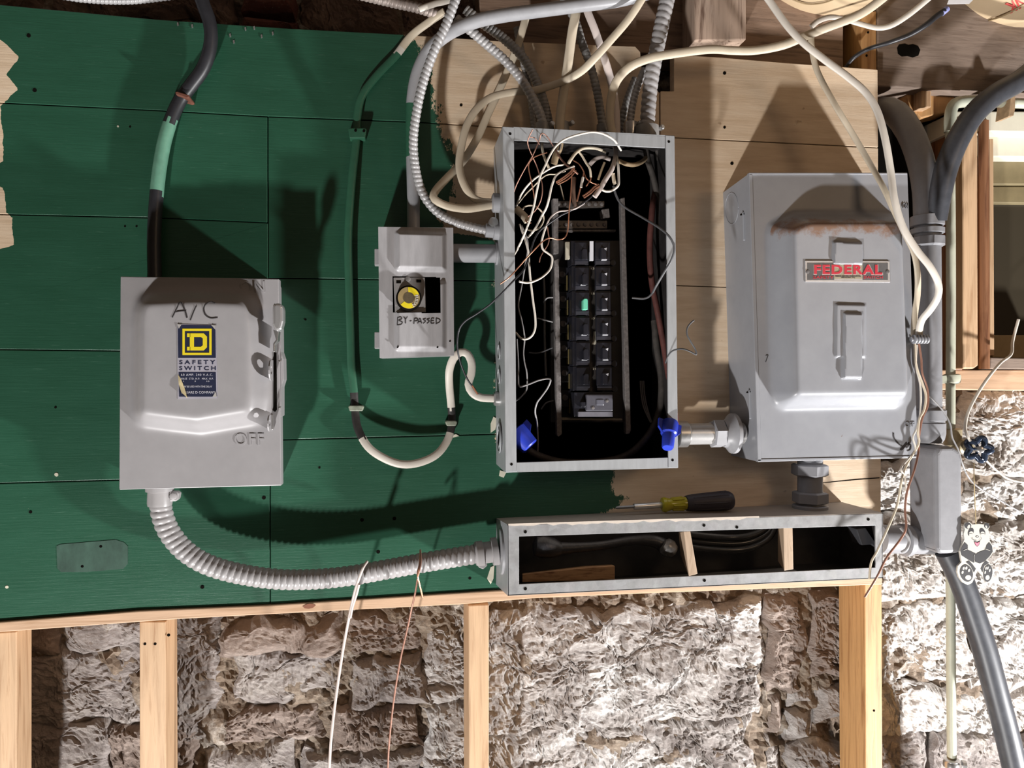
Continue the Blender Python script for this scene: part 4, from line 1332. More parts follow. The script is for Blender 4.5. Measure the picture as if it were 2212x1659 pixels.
# coupling between disconnect and wireway
dc = 0.045
q = S(dc)
cp = root('conduit_coupling', W(1750, 1105, dc), 'short grey hex coupling between the big disconnect and the wireway', 'coupling')
a = W(1750, 990, dc)
dn_ = Vector((0, 0, -1))
lathe('tube', a, dn_, [(0, 28 * q), (116 * q, 28 * q)], M_pvc, cp, 24)
lathe('hex_nut', W(1749, 1002, dc), dn_, [(0, 36 * q), (3 * q, 41 * q), (24 * q, 41 * q), (28 * q, 34 * q)], M_pvc, cp, 6, 0.4, sm=False)
lathe('hex_nut', W(1750, 1062, dc), dn_, [(0, 34 * q), (3 * q, 40 * q), (24 * q, 40 * q), (27 * q, 34 * q)], M_pvc, cp, 6, 0.4, sm=False)
lathe('locknut', W(1750, 1090, dc), dn_, [(0, 36 * q), (2 * q, 40 * q), (14 * q, 40 * q)], M_pvc, cp, 16)

# ================================================================ wireway (open gutter box)
dG = 0.100
def galv_mat():
    m, nt, bs = nt_new('galvanized_sheet')
    p = pos_scaled(nt)
    v = N(nt, 'ShaderNodeTexVoronoi')
    v.inputs['Scale'].default_value = 90
    nt.links.new(p, v.inputs['Vector'])
    a_ = ramp(nt, noise_n(nt, p, 40, 6, 0.7), [(0.3, (0.27, 0.27, 0.295)), (0.7, (0.43, 0.425, 0.44))])
    c_ = mix(nt, 0.09, a_, v.outputs['Color'], 'OVERLAY')
    h = N(nt, 'ShaderNodeHueSaturation')
    h.inputs['Saturation'].default_value = 0.12
    nt.links.new(c_, h.inputs['Color'])
    nt.links.new(h.outputs[0], bs.inputs['Base Color'])
    bs.inputs['Metallic'].default_value = 0.25
    bs.inputs['Roughness'].default_value = 0.42
    return m
M_galv = galv_mat()
M_gtop = mat('dusty_beige_paint', (0.36, 0.31, 0.265), 0.6, var=0.08, scale=40)
gT = [(1096, 1133), (1907, 1108), (1907, 1249), (1097, 1287)]
gI = [(1121, 1159), (1891, 1135), (1891, 1226), (1121, 1262)]
gw = root('wireway_box', W(1500, 1260, 0.0), 'long open galvanized wireway trough below the panels', 'wireway')
fo = [W(x, y, dG) for x, y in gT]
fi = [W(x, y, dG) for x, y in gI]
V, F = frame_geo(fo, fi, 0.0022)
mk('front_flange', V, F, M_galv, gw, bevel=0.0004)
bkp = [Vector((W(1072, 1118, 0).x, -0.001, W(1072, 1119, 0).z)), Vector((fo[1].x - .004, -0.001, fo[1].z)), Vector((fo[2].x - .004, -0.001, fo[2].z)), Vector((W(1071, 1262, 0).x, -0.001, W(1071, 1262, 0).z))]
def sheet(name, a, b, c, e_, m, off):
    V = [Vector(p) for p in (a, b, c, e_)]
    V += [v + Vector(off) for v in V]
    return mk(name, V, [[0, 1, 2, 3], [7, 6, 5, 4], [0, 4, 5, 1], [1, 5, 6, 2], [2, 6, 7, 3], [3, 7, 4, 0]], m, gw)
gtop = sheet('top_wall', fo[0], fo[1], bkp[1], bkp[0], M_gtop, (0, 0, -0.0014))
sheet('bottom_wall', fo[3], fo[2], bkp[2], bkp[3], M_galv, (0, 0, 0.0014))
sheet('end_wall', fo[0], fo[3], bkp[3], bkp[0], M_pipe, (0.0014, 0, 0))
sheet('end_wall', fo[1], fo[2], bkp[2], bkp[1], M_galv, (-0.0014, 0, 0))
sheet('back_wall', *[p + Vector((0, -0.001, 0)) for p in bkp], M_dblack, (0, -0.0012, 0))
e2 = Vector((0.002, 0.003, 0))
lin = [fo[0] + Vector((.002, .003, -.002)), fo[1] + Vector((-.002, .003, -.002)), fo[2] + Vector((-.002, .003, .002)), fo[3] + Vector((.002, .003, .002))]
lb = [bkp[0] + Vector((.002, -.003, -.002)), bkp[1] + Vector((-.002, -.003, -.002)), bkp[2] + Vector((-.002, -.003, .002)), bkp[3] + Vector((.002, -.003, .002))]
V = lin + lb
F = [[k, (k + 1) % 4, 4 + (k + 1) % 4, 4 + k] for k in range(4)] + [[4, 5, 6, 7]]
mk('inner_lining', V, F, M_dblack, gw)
for x, y in [(1135, 1149), (1521, 1135), (1876, 1122), (1135, 1272), (1522, 1254), (1592, 1139)]:
    lathe('screw_hole', W(x, y, dG + 0.0006), (0, 1, 0), [(0, 0.0022), (0.002, 0.0022)], M_hole, gw, 12)
V, F = lathe_geo(W(1066, 1192, 0.05) + Vector((0.004, 0, 0)), (1, 0, 0), [(0, 0.028), (0.002, 0.028), (0.003, 0.022)], 28)
lathe('knockout_ring', Vector((bkp[0].x + 0.005, -0.048, W(1072, 1192, 0.05).z)), (-1, 0, 0), [(0, 0.034), (0.006, 0.033), (0.007, 0.028)], M_pipe, gw, 28)
rp = random.Random(3)
xs = np.linspace(1098, 1640, 40)
tp_ = [(x, 1131.5 - (x - 1098) * 0.0308) for x in xs]
bt_ = [(x, 1136.0 - (x - 1098) * 0.0308 + rp.uniform(-2.2, 3.0)) for x in xs]
prism('paint_smear', tp_ + bt_[::-1], dG + 0.0007, dG - 0.001, mat('old_cream_paint', (0.62, 0.54, 0.46), 0.6, var=0.1), gw)
# loose disc on the wireway's top: a knocked-out slug
def on_top(px, py):
    n_ = (fo[1] - fo[0]).cross(bkp[0] - fo[0])
    r_ = ray(px, py)
    return CAM + r_ * ((fo[0] - CAM).dot(n_) / r_.dot(n_))
cs = on_top(1323, 1111)
lathe('knockout_slug', cs + Vector((0, 0, 0.0004)), (0, 0, 1), [(0, 0.0225), (0.0016, 0.0225)], M_gtop, None, 28, label='round metal knockout slug lying on the wireway under the screwdriver tip', cat='metal disc')

# things inside the trough
di = 0.055
tp = root('taped_cable_end', W(1300, 1200, di), 'black taped cable splice inside the left part of the wireway', 'cable')
tube('cable', [(1180, 1186, di), (1240, 1183, di), (1300, 1178, di), (1360, 1168, di), (1410, 1168, di), (1440, 1182, di)], 22, mat('black_tape', (0.03, 0.03, 0.034), 0.35, var=0.3, scale=80, bmp=0.001), tp, segs=14,
     r_fun=lambda t: 1.5 - 0.6 * math.sin(math.pi * t))
MT = MATS['black_tape']
lathe('taped_end', W(1152, 1178, di), W(1215, 1187, di) - W(1152, 1178, di), [(0, 0.006), (0.003, 0.014), (0.012, 0.017), (0.03, 0.015), (0.042, 0.010)], MT, tp, 16)
lathe('taped_end', W(1432, 1176, di + .01), W(1462, 1196, di + .012) - W(1432, 1176, di + .01), [(0, 0.008), (0.004, 0.013), (0.012, 0.014), (0.020, 0.010), (0.023, 0.004)], mat('foil_wrapped_tip', (0.16, 0.155, 0.15), 0.3, 0.4, var=0.5, scale=120), tp, 16)
V, F = prism_geo([W(1328, 1222, dG - .012), W(1328, 1252, dG - .012), W(1128, 1258, dG - .02), W(1128, 1240, dG - .02), W(1270, 1226, dG - .014)], [W(1322, 1219, 0.045), W(1322, 1246, 0.045), W(1128, 1250, 0.04), W(1128, 1238, 0.04), W(1262, 1222, 0.045)])
mk('wood_scrap', V, F, M_scrap, None, bevel=0.001, label='reddish wood scrap lying in the left end of the wireway', cat='wood scrap')
V, F = prism_geo([W(1477, 1148, dG - .004), W(1491, 1147, dG - .004), W(1507, 1240, dG + .001), W(1488, 1245, dG + .001)], [W(1466, 1150, dG - .05), W(1480, 1150, dG - .05), W(1490, 1200, dG - .05), W(1470, 1200, dG - .05)])
mk('wood_spacer', V, F, M_scrapV, None, bevel=0.0008, label='pale wood wedge standing in the middle of the wireway', cat='wood wedge')
V, F = prism_geo([W(1692, 1140, dG - .003), W(1712, 1140, dG - .003), W(1714, 1230, dG), W(1694, 1233, dG)], [W(1680, 1142, dG - .045), W(1700, 1142, dG - .045), W(1700, 1208, dG - .045), W(1680, 1212, dG - .045)])
mk('wood_spacer', V, F, M_scrapV, None, bevel=0.0008, label='pale wood wedge standing in the right half of the wireway', cat='wood wedge')
for k, (pts, lab) in enumerate([([(1470, 1150, .05), (1520, 1157, .055), (1580, 1161, .06), (1620, 1156, .055), (1650, 1142, .05), (1665, 1120, .045)], 'upper of the three glossy black cables between the wedges'),
                                ([(1470, 1165, .045), (1530, 1172, .05), (1590, 1174, .052), (1630, 1166, .05), (1660, 1148, .045), (1675, 1120, .04)], 'middle of the three glossy black cables between the wedges'),
                                ([(1470, 1178, .05), (1530, 1186, .055), (1590, 1188, .058), (1630, 1180, .055), (1662, 1160, .05), (1680, 1125, .045)], 'lowest of the three glossy black cables between the wedges')]):
    tube('black_cable', pts, 15, mat('glossy_black_cable', (0.03, 0.03, 0.032), 0.22, var=0.1), None, segs=12, label=lab, cat='cable')
prism('plastic_clip', [(1850, 1143), (1870, 1140), (1890, 1170), (1892, 1176), (1908, 1176), (1908, 1182), (1888, 1181), (1884, 1176), (1862, 1178)], 0.085, 0.060, mat('dark_clip_plastic', (0.045, 0.045, 0.05), 0.4), None, 0.001, label='black plastic clip in the right end of the wireway', cat='clip')

# screwdriver lying on the wireway
ds = 0.050
sdv = root('screwdriver', W(1480, 1105, ds), 'screwdriver with a black and yellow handle lying on the wireway', 'screwdriver')
p0, p1 = W(1330, 1097, ds), W(1606, 1079, ds)
axd = (p1 - p0).normalized()
q = S(ds)
at = lambda t: p0 + axd * (t * q)
lathe('bit', at(0), axd, [(0, 2.0 * q), (4 * q, 3.6 * q), (42 * q, 4 * q)], mat('dark_tool_steel', (0.2, 0.19, 0.185), 0.35, 0.7), sdv, 6)
lathe('shank', at(42), axd, [(0, 6.2 * q), (1 * q, 7 * q), (66 * q, 7 * q), (68 * q, 6 * q)], M_chrome, sdv, 14)
lathe('collar', at(107), axd, [(0, 12 * q), (2 * q, 16 * q), (8 * q, 17.5 * q), (14 * q, 15 * q), (22 * q, 13 * q), (46 * q, 14 * q), (56 * q, 15 * q), (60 * q, 14 * q)], M_yellow, sdv, 12)
for k in range(6):
    a_ = k * math.pi / 3 + 0.4
    A_v = axd.orthogonal().normalized(); B_v = axd.cross(A_v)
    off_ = (A_v * math.cos(a_) + B_v * math.sin(a_)) * 13.2 * q
    V, F, n = tube_geo([at(131) + off_, at(158) + off_ * 1.08], 2.4 * q, 6)
    mk('grip_rib', V, F, M_yellow, sdv, True)
hg = lathe('grip', at(163), axd, [(0, 13 * q), (2 * q, 17 * q), (8 * q, 18.5 * q), (20 * q, 19.5 * q), (60 * q, 21 * q), (96 * q, 22.5 * q), (106 * q, 21 * q), (112 * q, 17 * q), (115 * q, 9 * q)], M_sdblack, sdv, 24)
for k in range(8):
    a_ = k * math.pi / 4
    off_ = (A_v * math.cos(a_) + B_v * math.sin(a_)) * 19.6 * q
    V, F, n = tube_geo([at(178) + off_ * 0.93, at(230) + off_ * 1.06, at(262) + off_ * 1.10], 1.6 * q, 6)
    mk('grip_rib', V, F, M_sdblack, hg, True)

# ================================================================ conduits and cables above the panels
M_gpaint = mat('dark_green_paint', (0.03, 0.115, 0.066), 0.4, var=0.1)
M_mint = mat('light_green_paint', (0.13, 0.30, 0.21), 0.45, var=0.15, scale=50)

def cable(name, pts, w, m, label, cat='cable', **kw):
    return tube(name, pts, w, m, None, label=label, cat=cat, **kw)

# black service cable dropping behind the A/C switch, partly painted
bc = root('black_cable', W(335, 600, 0.01), 'thick black cable partly painted green dropping behind the A/C switch', 'cable')
tube('sheath', [(400, -140, .03), (418, -70, .03), (436, 0, .03), (453, 50, .028), (455, 95, .025), (440, 145, .02), (412, 185, .016), (392, 212, .014), (375, 245, .014), (358, 295, .014), (346, 355, .014), (338, 425, .014), (333, 510, .014), (334, 606, .014)], 27, M_black, bc, segs=14,
     paint=[(0.52, 0.725, M_mint)])
st_ = prism('cable_strap', [(378, 199), (382, 197), (408, 205), (409, 210), (404, 212), (380, 204)], 0.0285, 0.0, mat('rusty_strap', (0.15, 0.055, 0.035), 0.6, var=0.3), bc, 0.001)
# painted flat cable
fc_ = root('flat_cable', W(765, 1005, 0.005), 'flat cable painted green that loops past the small fuse box into the panel', 'cable')
tube('sheath', [(960, 25, .04), (935, 42, .03), (890, 76, .012), (855, 120, .008), (815, 162, .007), (783, 205, .007), (772, 250, .007), (770, 300, .008), (762, 370, .012), (756, 440, .014), (752, 520, .013), (754, 620, .011), (757, 720, .010), (759, 790, .010), (764, 840, .009), (767, 885, .008), (773, 925, .016), (795, 965, .025), (830, 990, .03), (870, 1003, .032), (910, 998, .03), (945, 980, .024), (968, 948, .014), (976, 915, .008),
                (975, 880, .010), (971, 835, .018), (971, 800, .028), (980, 774, .034), (995, 761, .036), (1010, 765, .036), (1019, 785, .036), (1018, 808, .036), (1012, 830, .036), (1020, 848, .036), (1040, 859, .036), (1085, 861, .036)], 17, M_white, fc_, flat=0.45, segs=12,
     paint=[(0.0, 0.075, M_cream), (0.085, 0.565, M_gpaint), (0.565, 0.63, M_dblack), (0.78, 0.815, M_dblack)])
for x0, y0, x1, y1 in [(752, 276, 792, 298), (752, 876, 786, 888), (962, 909, 988, 920)]:
    prism('cable_strap', [(x0, y0 + 2), (x0 + 4, y0), (x1 - 3, y0), (x1, y0 + 3), (x1 - 3, y1), (x0 + 3, y1)], 0.017, 0.0, M_gpaint if y0 < 800 else mat('worn_strap', (0.24, 0.26, 0.2), 0.5, var=0.4, scale=80), fc_, 0.0012)
for x, y in [(768, 282), (786, 283)]:
    screw('nail_head', x, y, 0.017, 3, fc_, M_hole)
lathe('cable_connector', W(1066, 861, .036), (1, 0, 0), [(0, 0.009), (0.002, 0.011), (0.010, 0.011), (0.012, 0.009), (0.02, 0.009)], M_steel, fc_, 14)

# bent rigid conduit
em = cable('bent_conduit', [(1560, -55, .085), (1440, -26, .085), (1340, 0, .085), (1250, 12, .085), (1150, 25, .08), (1080, 35, .075), (1022, 48, .068), (968, 73, .058), (929, 106, .048), (908, 142, .04), (897, 178, .034), (891, 225, .028), (890, 280, .026), (891, 340, .026), (893, 420, .026), (893, 500, .026)], 28, M_pipe,
           'smooth grey conduit bending down into the small fuse box', 'conduit', segs=18, paint=[(0.73, 0.83, M_gpaint)])

def flex(pts, w, label, m=M_flex, pitch=9.5, **kw):
    return cable('armored_cable', pts, w, m, label, 'armored cable', rib=(pitch, 0.2), segs=12, **kw)

fl = root('armored_cable', W(1055, 505, .05), 'long pale armored cable looping from the ceiling into the panel side', 'armored cable')
tube('sleeve', [(1035, -140, .12), (1008, -60, .11), (984, 0, .11), (965, 50, .105), (940, 105, .10), (918, 165, .09), (902, 230, .08), (893, 300, .07), (897, 360, .06), (912, 415, .055), (938, 452, .05), (970, 474, .05), (1010, 488, .05), (1062, 500, .05)], 20, M_flex, fl, rib=(9.8, 0.2), segs=12)
lathe('connector', W(1048, 497, .05), W(1080, 500, .05) - W(1048, 497, .05), [(0, 0.0075), (0.001, 0.0105), (0.012, 0.0105), (0.013, 0.013), (0.022, 0.013)], M_pipe, fl, 16)
lathe('clamp_screw', W(1064, 482, .055), (0.2, -1, 0.2), [(0, 0.007), (0.006, 0.007), (0.007, 0.004)], M_steel, fl, 12)
flex([(985, 40, .05), (1015, 65, .05), (1050, 95, .048), (1090, 130, .046), (1125, 170, .045), (1152, 215, .045), (1168, 250, .045), (1178, 290, .045)], 21, 'ribbed armored cable arching over the left top of the panel, in front of another')
flex([(1005, 20, .035), (1045, 52, .032), (1090, 85, .03), (1130, 125, .028), (1158, 175, .027), (1176, 225, .027), (1190, 290, .027)], 21, 'dull armored cable arching behind its brighter neighbour to the panel top', M_flexd, 8)
flex([(1116, 60, .012), (1128, 120, .012), (1140, 180, .012), (1150, 235, .012), (1155, 292, .012)], 16, 'short dark armored cable hidden close to the boards left of the panel top', M_flexd, 8)
flex([(1170, -130, .03), (1205, -30, .03), (1240, 40, .03), (1258, 95, .03), (1275, 140, .03), (1288, 190, .03), (1297, 240, .03), (1305, 300, .03)], 19, 'dark armored cable dropping to the middle of the panel top', M_flexd, 9)
flex([(1462, -150, .06), (1452, -60, .06), (1441, 0, .06), (1428, 60, .06), (1415, 125, .058), (1405, 185, .055), (1400, 240, .052), (1397, 300, .05)], 35, 'thickest pale flexible conduit entering the panel top at the right', M_flexac, 15)
flex([(1392, 150, .035), (1376, 190, .035), (1366, 230, .035), (1362, 262, .035), (1360, 298, .035)], 17, 'thin armored cable entering the panel beside the thickest conduit', M_flex, 9)
flex([(1372, 170, .015), (1355, 215, .015), (1345, 255, .015), (1340, 300, .015)], 17, 'dark armored cable close to the boards right of the panel top', M_flexd, 9)
flex([(-250, -40, .0), (-80, -30, .0), (100, -14, .0), (180, -3, .0), (260, 1, .0), (330, -4, .0), (420, -20, .0), (520, -60, .0), (600, -130, .0)], 16, 'pale ribbed cable running along the top left edge', M_flex, 8)
flex([(560, -110, .03), (650, -60, .03), (740, -22, .03), (800, -6, .03), (860, 8, .03), (905, 18, .03), (950, 34, .03)], 22, 'rusty ribbed cable at the top, left of the bent conduit', mat('rusty_flex', (0.36, 0.30, 0.27), 0.5, 0.2, var=0.3, scale=90), 9)
for x, y, d_, s2 in [(1172, 277, .045, 1), (1215, 275, .03, 1), (1362, 275, .04, 1), (1302, 280, .03, .9), (1398, 284, .05, 1.7)]:
    c = W(x, y, d_)
    r_ = root('cable_clamp', c, {1172: 'steel cable clamp on the panel top at the arching cable', 1215: 'empty steel cable clamp on the panel top left of centre', 1362: 'steel cable clamp with a shiny screw at the panel top right', 1302: 'steel cable clamp on the panel top middle', 1398: 'large conduit connector on the panel top right'}[x], 'clamp')
    lathe('ring', c + Vector((0, 0, .008)), (0, 0, -1), [(0, 0.0085 * s2), (0.001, 0.0105 * s2), (0.014, 0.0105 * s2), (0.02, 0.009 * s2)], M_flexd if x != 1362 else M_steel, r_, 16)
    lathe('clamp_screw', c + Vector((0.011 * s2, -0.004, 0.004)), (0.5, -1, 0.2), [(0, 0.004), (0.006, 0.004), (0.007, 0.003)], M_steel, r_, 10)

# plastic-sheathed cables
NM = dict(flat=0.5, segs=12)
cable('sheathed_cable', [(1262, -130, .07), (1254, -40, .07), (1245, 20, .07), (1236, 70, .065), (1228, 130, .06), (1219, 190, .05), (1211, 245, .045), (1208, 300, .045)], 21, M_cream, 'cream cable dropping straight to the panel top left of centre', **NM)
cable('sheathed_cable', [(1225, -130, .06), (1248, -40, .06), (1268, 22, .06), (1285, 65, .06), (1300, 110, .055), (1313, 150, .05), (1325, 200, .045), (1331, 250, .042), (1332, 305, .04)], 18, M_pink, 'pinkish white cable slanting to the panel top, crossed by a cream one', **NM)
cable('sheathed_cable', [(1440, -130, .10), (1412, -50, .10), (1382, 5, .10), (1355, 45, .095), (1318, 88, .09), (1285, 125, .085), (1258, 152, .075), (1225, 172, .06), (1185, 187, .045), (1150, 196, .035), (1107, 199, .03), (1062, 210, .03), (1030, 235, .035), (1008, 272, .04), (996, 320, .045), (992, 355, .05), (998, 388, .055), (1014, 418, .058), (1035, 434, .058), (1075, 438, .058)], 17, M_cream,
      'cream cable sweeping down leftwards in a big loop to the panel side', **NM)
cable('sheathed_cable', [(1140, 20, .03), (1130, 60, .028), (1118, 100, .02), (1098, 150, .012), (1076, 200, .010), (1055, 245, .012), (1030, 300, .02), (1000, 348, .035), (965, 385, .05), (944, 408, .06), (936, 425, .066), (948, 437, .068), (975, 447, .068), (1010, 451, .066), (1045, 446, .062), (1078, 440, .058)], 17, M_cream,
      'white cable running down close to the boards and hooking back into the panel side', **NM)
cable('sheathed_cable', [(1328, 305, .05), (1318, 262, .055), (1320, 215, .06), (1332, 175, .065), (1360, 145, .07), (1400, 127, .075), (1450, 117, .08), (1530, 107, .085), (1580, 109, .085), (1630, 109, .085), (1690, 98, .09), (1740, 78, .095), (1790, 58, .10), (1850, 35, .105), (1892, 8, .11), (1930, -25, .115), (1990, -90, .12), (2040, -140, .12)], 20, M_cream,
      'long cream cable running from the panel top to the upper right', **NM)
cable('sheathed_cable', [(1580, -130, .10), (1625, -50, .10), (1662, 2, .10), (1700, 55, .105), (1735, 92, .11), (1780, 128, .115), (1830, 165, .12), (1870, 200, .125), (1895, 240, .13), (1912, 300, .135), (1924, 370, .135), (1932, 430, .14), (1950, 490, .14), (1980, 540, .14), (2008, 575, .14), (2026, 610, .135), (2026, 640, .13), (2010, 668, .12), (1992, 690, .11), (1986, 712, .105), (1985, 740, .10)], 19, M_white,
      'white cable hanging from the ceiling in front of the big disconnect', **NM)
cable('sheathed_cable', [(1752, 70, .09), (1754, 105, .09), (1766, 155, .09), (1800, 220, .095), (1845, 295, .10), (1880, 355, .11), (1908, 405, .125), (1930, 452, .13), (1955, 505, .13), (1974, 545, .125), (1982, 590, .115), (1982, 635, .105), (1975, 690, .10), (1974, 740, .095)], 16, M_cream,
      'narrow cream cable crossing behind the white one to the disconnect edge', **NM)
cable('sheathed_cable', [(1752, 58, .085), (1768, 45, .085), (1795, 37, .085), (1825, 42, .085), (1860, 52, .085), (1895, 60, .088), (1925, 55, .09), (1960, 34, .095), (2000, 2, .10), (2030, -25, .105), (2080, -80, .11), (2110, -130, .11)], 13, M_white, 'thin white cable sagging below the insulation batts', **NM)
cable('sheathed_cable', [(905, 20, .10), (940, 8, .10), (975, -2, .10), (1060, -45, .10), (1120, -110, .10)], 14, M_white, 'short white cable crossing the ceiling at the top, left of centre', **NM)
lathe('cable_connector', W(1062, 438, .058), (1, 0, 0), [(0, 0.010), (0.002, 0.014), (0.012, 0.014), (0.02, 0.012)], M_pipe, None, 14, label='grey cable connector on the panel side at the looped cables', cat='connector')
cx_ = root('coax_cable', W(1830, 145, .0), 'thin black cable rising to a white tag under the insulation', 'cable')
tube('sheath', [(1826, 146, -.01), (1845, 124, .0), (1875, 106, .02), (1920, 92, .04), (1965, 75, .05), (2000, 54, .06), (2022, 36, .06), (2040, 24, .06)], 12, M_black, cx_, segs=10, r_fun=lambda t: 0.75 + 0.4 * t)
tube('blue_tape', [(2034, 29, .06), (2046, 19, .06)], 14, mat('blue_white_tape', (0.30, 0.32, 0.62), 0.4, var=0.5, scale=200), cx_)
prism('paper_tag', [(2050, -2), (2100, -16), (2104, -2), (2094, 8), (2046, 9)], 0.075, 0.0745, mat('white_paper', (0.80, 0.79, 0.80), 0.6, var=0.03), cx_)

# ================================================================ right side: service conduits, pipes
big = root('service_conduit', W(2005, 960, 0.02), 'grey service conduit beside the big disconnect with hub and conduit body', 'conduit')
tube('elbow', [(1880, 250, -.06), (1905, 236, -.04), (1935, 245, -.02), (1965, 285, .0), (1988, 345, .012), (2000, 410, .018), (2003, 480, .02)], 58, M_pvc, big, segs=24)
tube('riser', [(2003, 470, .02), (2005, 700, .02), (2006, 900, .02)], 58, M_pvc, big, segs=24)
q = S(.02)
lathe('collar', W(2003, 466, .02), (0, 0, -1), [(0, 32 * q), (2 * q, 37 * q), (24 * q, 37 * q), (26 * q, 32 * q)], M_pvc, big, 24)
lathe('collar', W(2003, 494, .02), (0, 0, -1), [(0, 33 * q), (1 * q, 37 * q), (12 * q, 37 * q), (13 * q, 33 * q)], M_pvc, big, 24)
lathe('hex_nut', W(2004, 512, .02), (0, 0, -1), [(0, 34 * q), (2 * q, 39 * q), (20 * q, 39 * q), (24 * q, 32 * q)], M_pvc, big, 8, 0.3, sm=False)
lathe('coupling', W(2008, 884, .02), (0, 0, -1), [(0, 32 * q), (2 * q, 36 * q), (26 * q, 36 * q), (27 * q, 33 * q), (32 * q, 33 * q), (33 * q, 35 * q), (58 * q, 35 * q), (72 * q, 32 * q), (80 * q, 26 * q)], M_pvc, big, 24)
lbq = [(2030, 964), (2060, 964), (2074, 974), (2080, 994), (2081, 1182), (2074, 1197), (2030, 1198), (2024, 1188), (2022, 980)]
prism('conduit_body', lbq, .062, -.005, M_pvc, big, 0.007, seg=4)
tube('side_arm', [(2030, 1168, .01), (1960, 1166, .01), (1900, 1164, .01)], 66, M_pvc, big, segs=24)
lathe('arm_collar', W(1962, 1166, .01), (-1, 0, 0), [(0, 0.025), (0.002, 0.027), (0.010, 0.027), (0.012, 0.024)], M_pvc, big, 24)
tube('ground_wire', [(1945, 1140, .06), (1958, 1155, .065), (1964, 1170, .065), (1958, 1186, .065), (1948, 1193, .06)], 7, M_grey, big, segs=8)

cable('black_service_cable', [(2420, 10, .05), (2310, 85, .05), (2212, 168, .05), (2150, 205, .05), (2105, 245, .05), (2070, 300, .05), (2045, 360, .045), (2030, 420, .04), (2020, 475, .03)], 52, mat('faded_black_sheath', (0.055, 0.058, 0.068), 0.42, var=0.2, scale=60), 'very thick black cable arching in from the right into the grey conduit', segs=22)
cable('black_service_cable', [(2046, 1190, .035), (2075, 1250, .035), (2100, 1320, .035), (2126, 1400, .035), (2150, 1490, .035), (2176, 1590, .035), (2205, 1720, .035), (2235, 1880, .035), (2255, 2080, .035)], 56, MATS['faded_black_sheath'], 'very thick black cable leaving the conduit body downwards to the right', segs=22)
gp = root('green_pipe', W(2055, 1700, 0), 'pale green pipe running down the wall with an elbow at the top', 'pipe')
tube('riser', [(2052, 270, -.0), (2054, 600, .0), (2053, 1000, .0), (2054, 1400, .0), (2060, 2080, .0)], 21, M_greenpipe, gp, segs=16)
tube('elbow', [(2052, 285, .0), (2053, 250, .0), (2058, 230, .0), (2070, 221, .0), (2095, 219, .0), (2110, 219, .0)], 27, M_greenpipe, gp, segs=16)
tube('top_run', [(2095, 219, .0), (2170, 222, .0), (2300, 228, .0)], 23, M_greenpipe, gp, segs=16)
q = S(0)
lathe('coupling', W(2056, 808, .0), (0, 0, -1), [(0, 14 * q), (2 * q, 19 * q), (12 * q, 20 * q), (20 * q, 18 * q), (24 * q, 13 * q)], M_greenpipe, gp, 20)
prism('pipe_clip', [(2028, 812), (2046, 810), (2046, 828), (2028, 830)], .006, -.01, M_greenpipe, gp, 0.001)
prism('pipe_strap', [(2184, 206), (2194, 206), (2193, 236), (2190, 250), (2178, 252), (2180, 236)], .016, -.012, mat('rusty_clip', (0.36, 0.24, 0.14), 0.6, var=0.3, scale=80), gp, 0.001)
lathe('tee_fitting', W(2058, 925, .0), (0, 0, -1), [(0, 14 * q), (3 * q, 20 * q), (40 * q, 20 * q), (44 * q, 14 * q)], mat('brass_body', (0.46, 0.38, 0.24), 0.4, 0.3, var=0.2), gp, 18)
lathe('valve_stem', W(2062, 962, .0), W(2100, 968, .03) - W(2062, 962, .0), [(0, 0.010), (0.006, 0.012), (0.018, 0.012), (0.02, 0.008), (0.03, 0.007)], MATS['brass_body'], gp, 14)
lathe('hose_clamp', W(2055, 1638, .0), (0, 0, -1), [(0, 14 * q), (2 * q, 18 * q), (6 * q, 16 * q), (10 * q, 18 * q), (20 * q, 18 * q)], M_steel, gp, 18)
lathe('clamp_bolt', W(2078, 1650, .012), (1, -0.3, 0), [(0, 0.006), (0.006, 0.006), (0.007, 0.004)], M_steel, gp, 8)
# five-lobed valve handle
vh = root('valve_handle', W(2113, 998, .04), 'dark blue lobed valve handwheel beside the green pipe', 'valve handle')
vc = W(2113, 970, .04)
vx, vz = Vector((0.92, -0.38, 0)).normalized(), Vector((0, 0, 1))
M_vh = mat('dark_blue_enamel', (0.035, 0.05, 0.085), 0.2, 0.3, var=0.2, scale=80)
rimp = []
for k in range(51):
    a = 2 * math.pi * k / 50
    r_ = (23 + 5.5 * math.cos(5 * a)) * S(.04)
    rimp.append(vc + vx * (r_ * math.cos(a)) + vz * (r_ * math.sin(a)))
V, F, n = tube_geo(rimp, 7.5 * S(.04), 8, 1.0, None, 0.004, cap=False)
mk('rim', V, F, M_vh, vh, True)
for k in range(5):
    a = 2 * math.pi * k / 5 + math.pi / 5
    e_ = vc + vx * (18 * S(.04) * math.cos(a)) + vz * (18 * S(.04) * math.sin(a))
    V, F, n = tube_geo([vc, e_], 3.6 * S(.04), 8)
    mk('spoke', V, F, M_vh, vh, True)
lathe('hub', vc - vx.cross(vz) * -0.004, vx.cross(vz), [(0, 0.0055), (0.008, 0.0055), (0.009, 0.004)], M_steel, vh, 12)

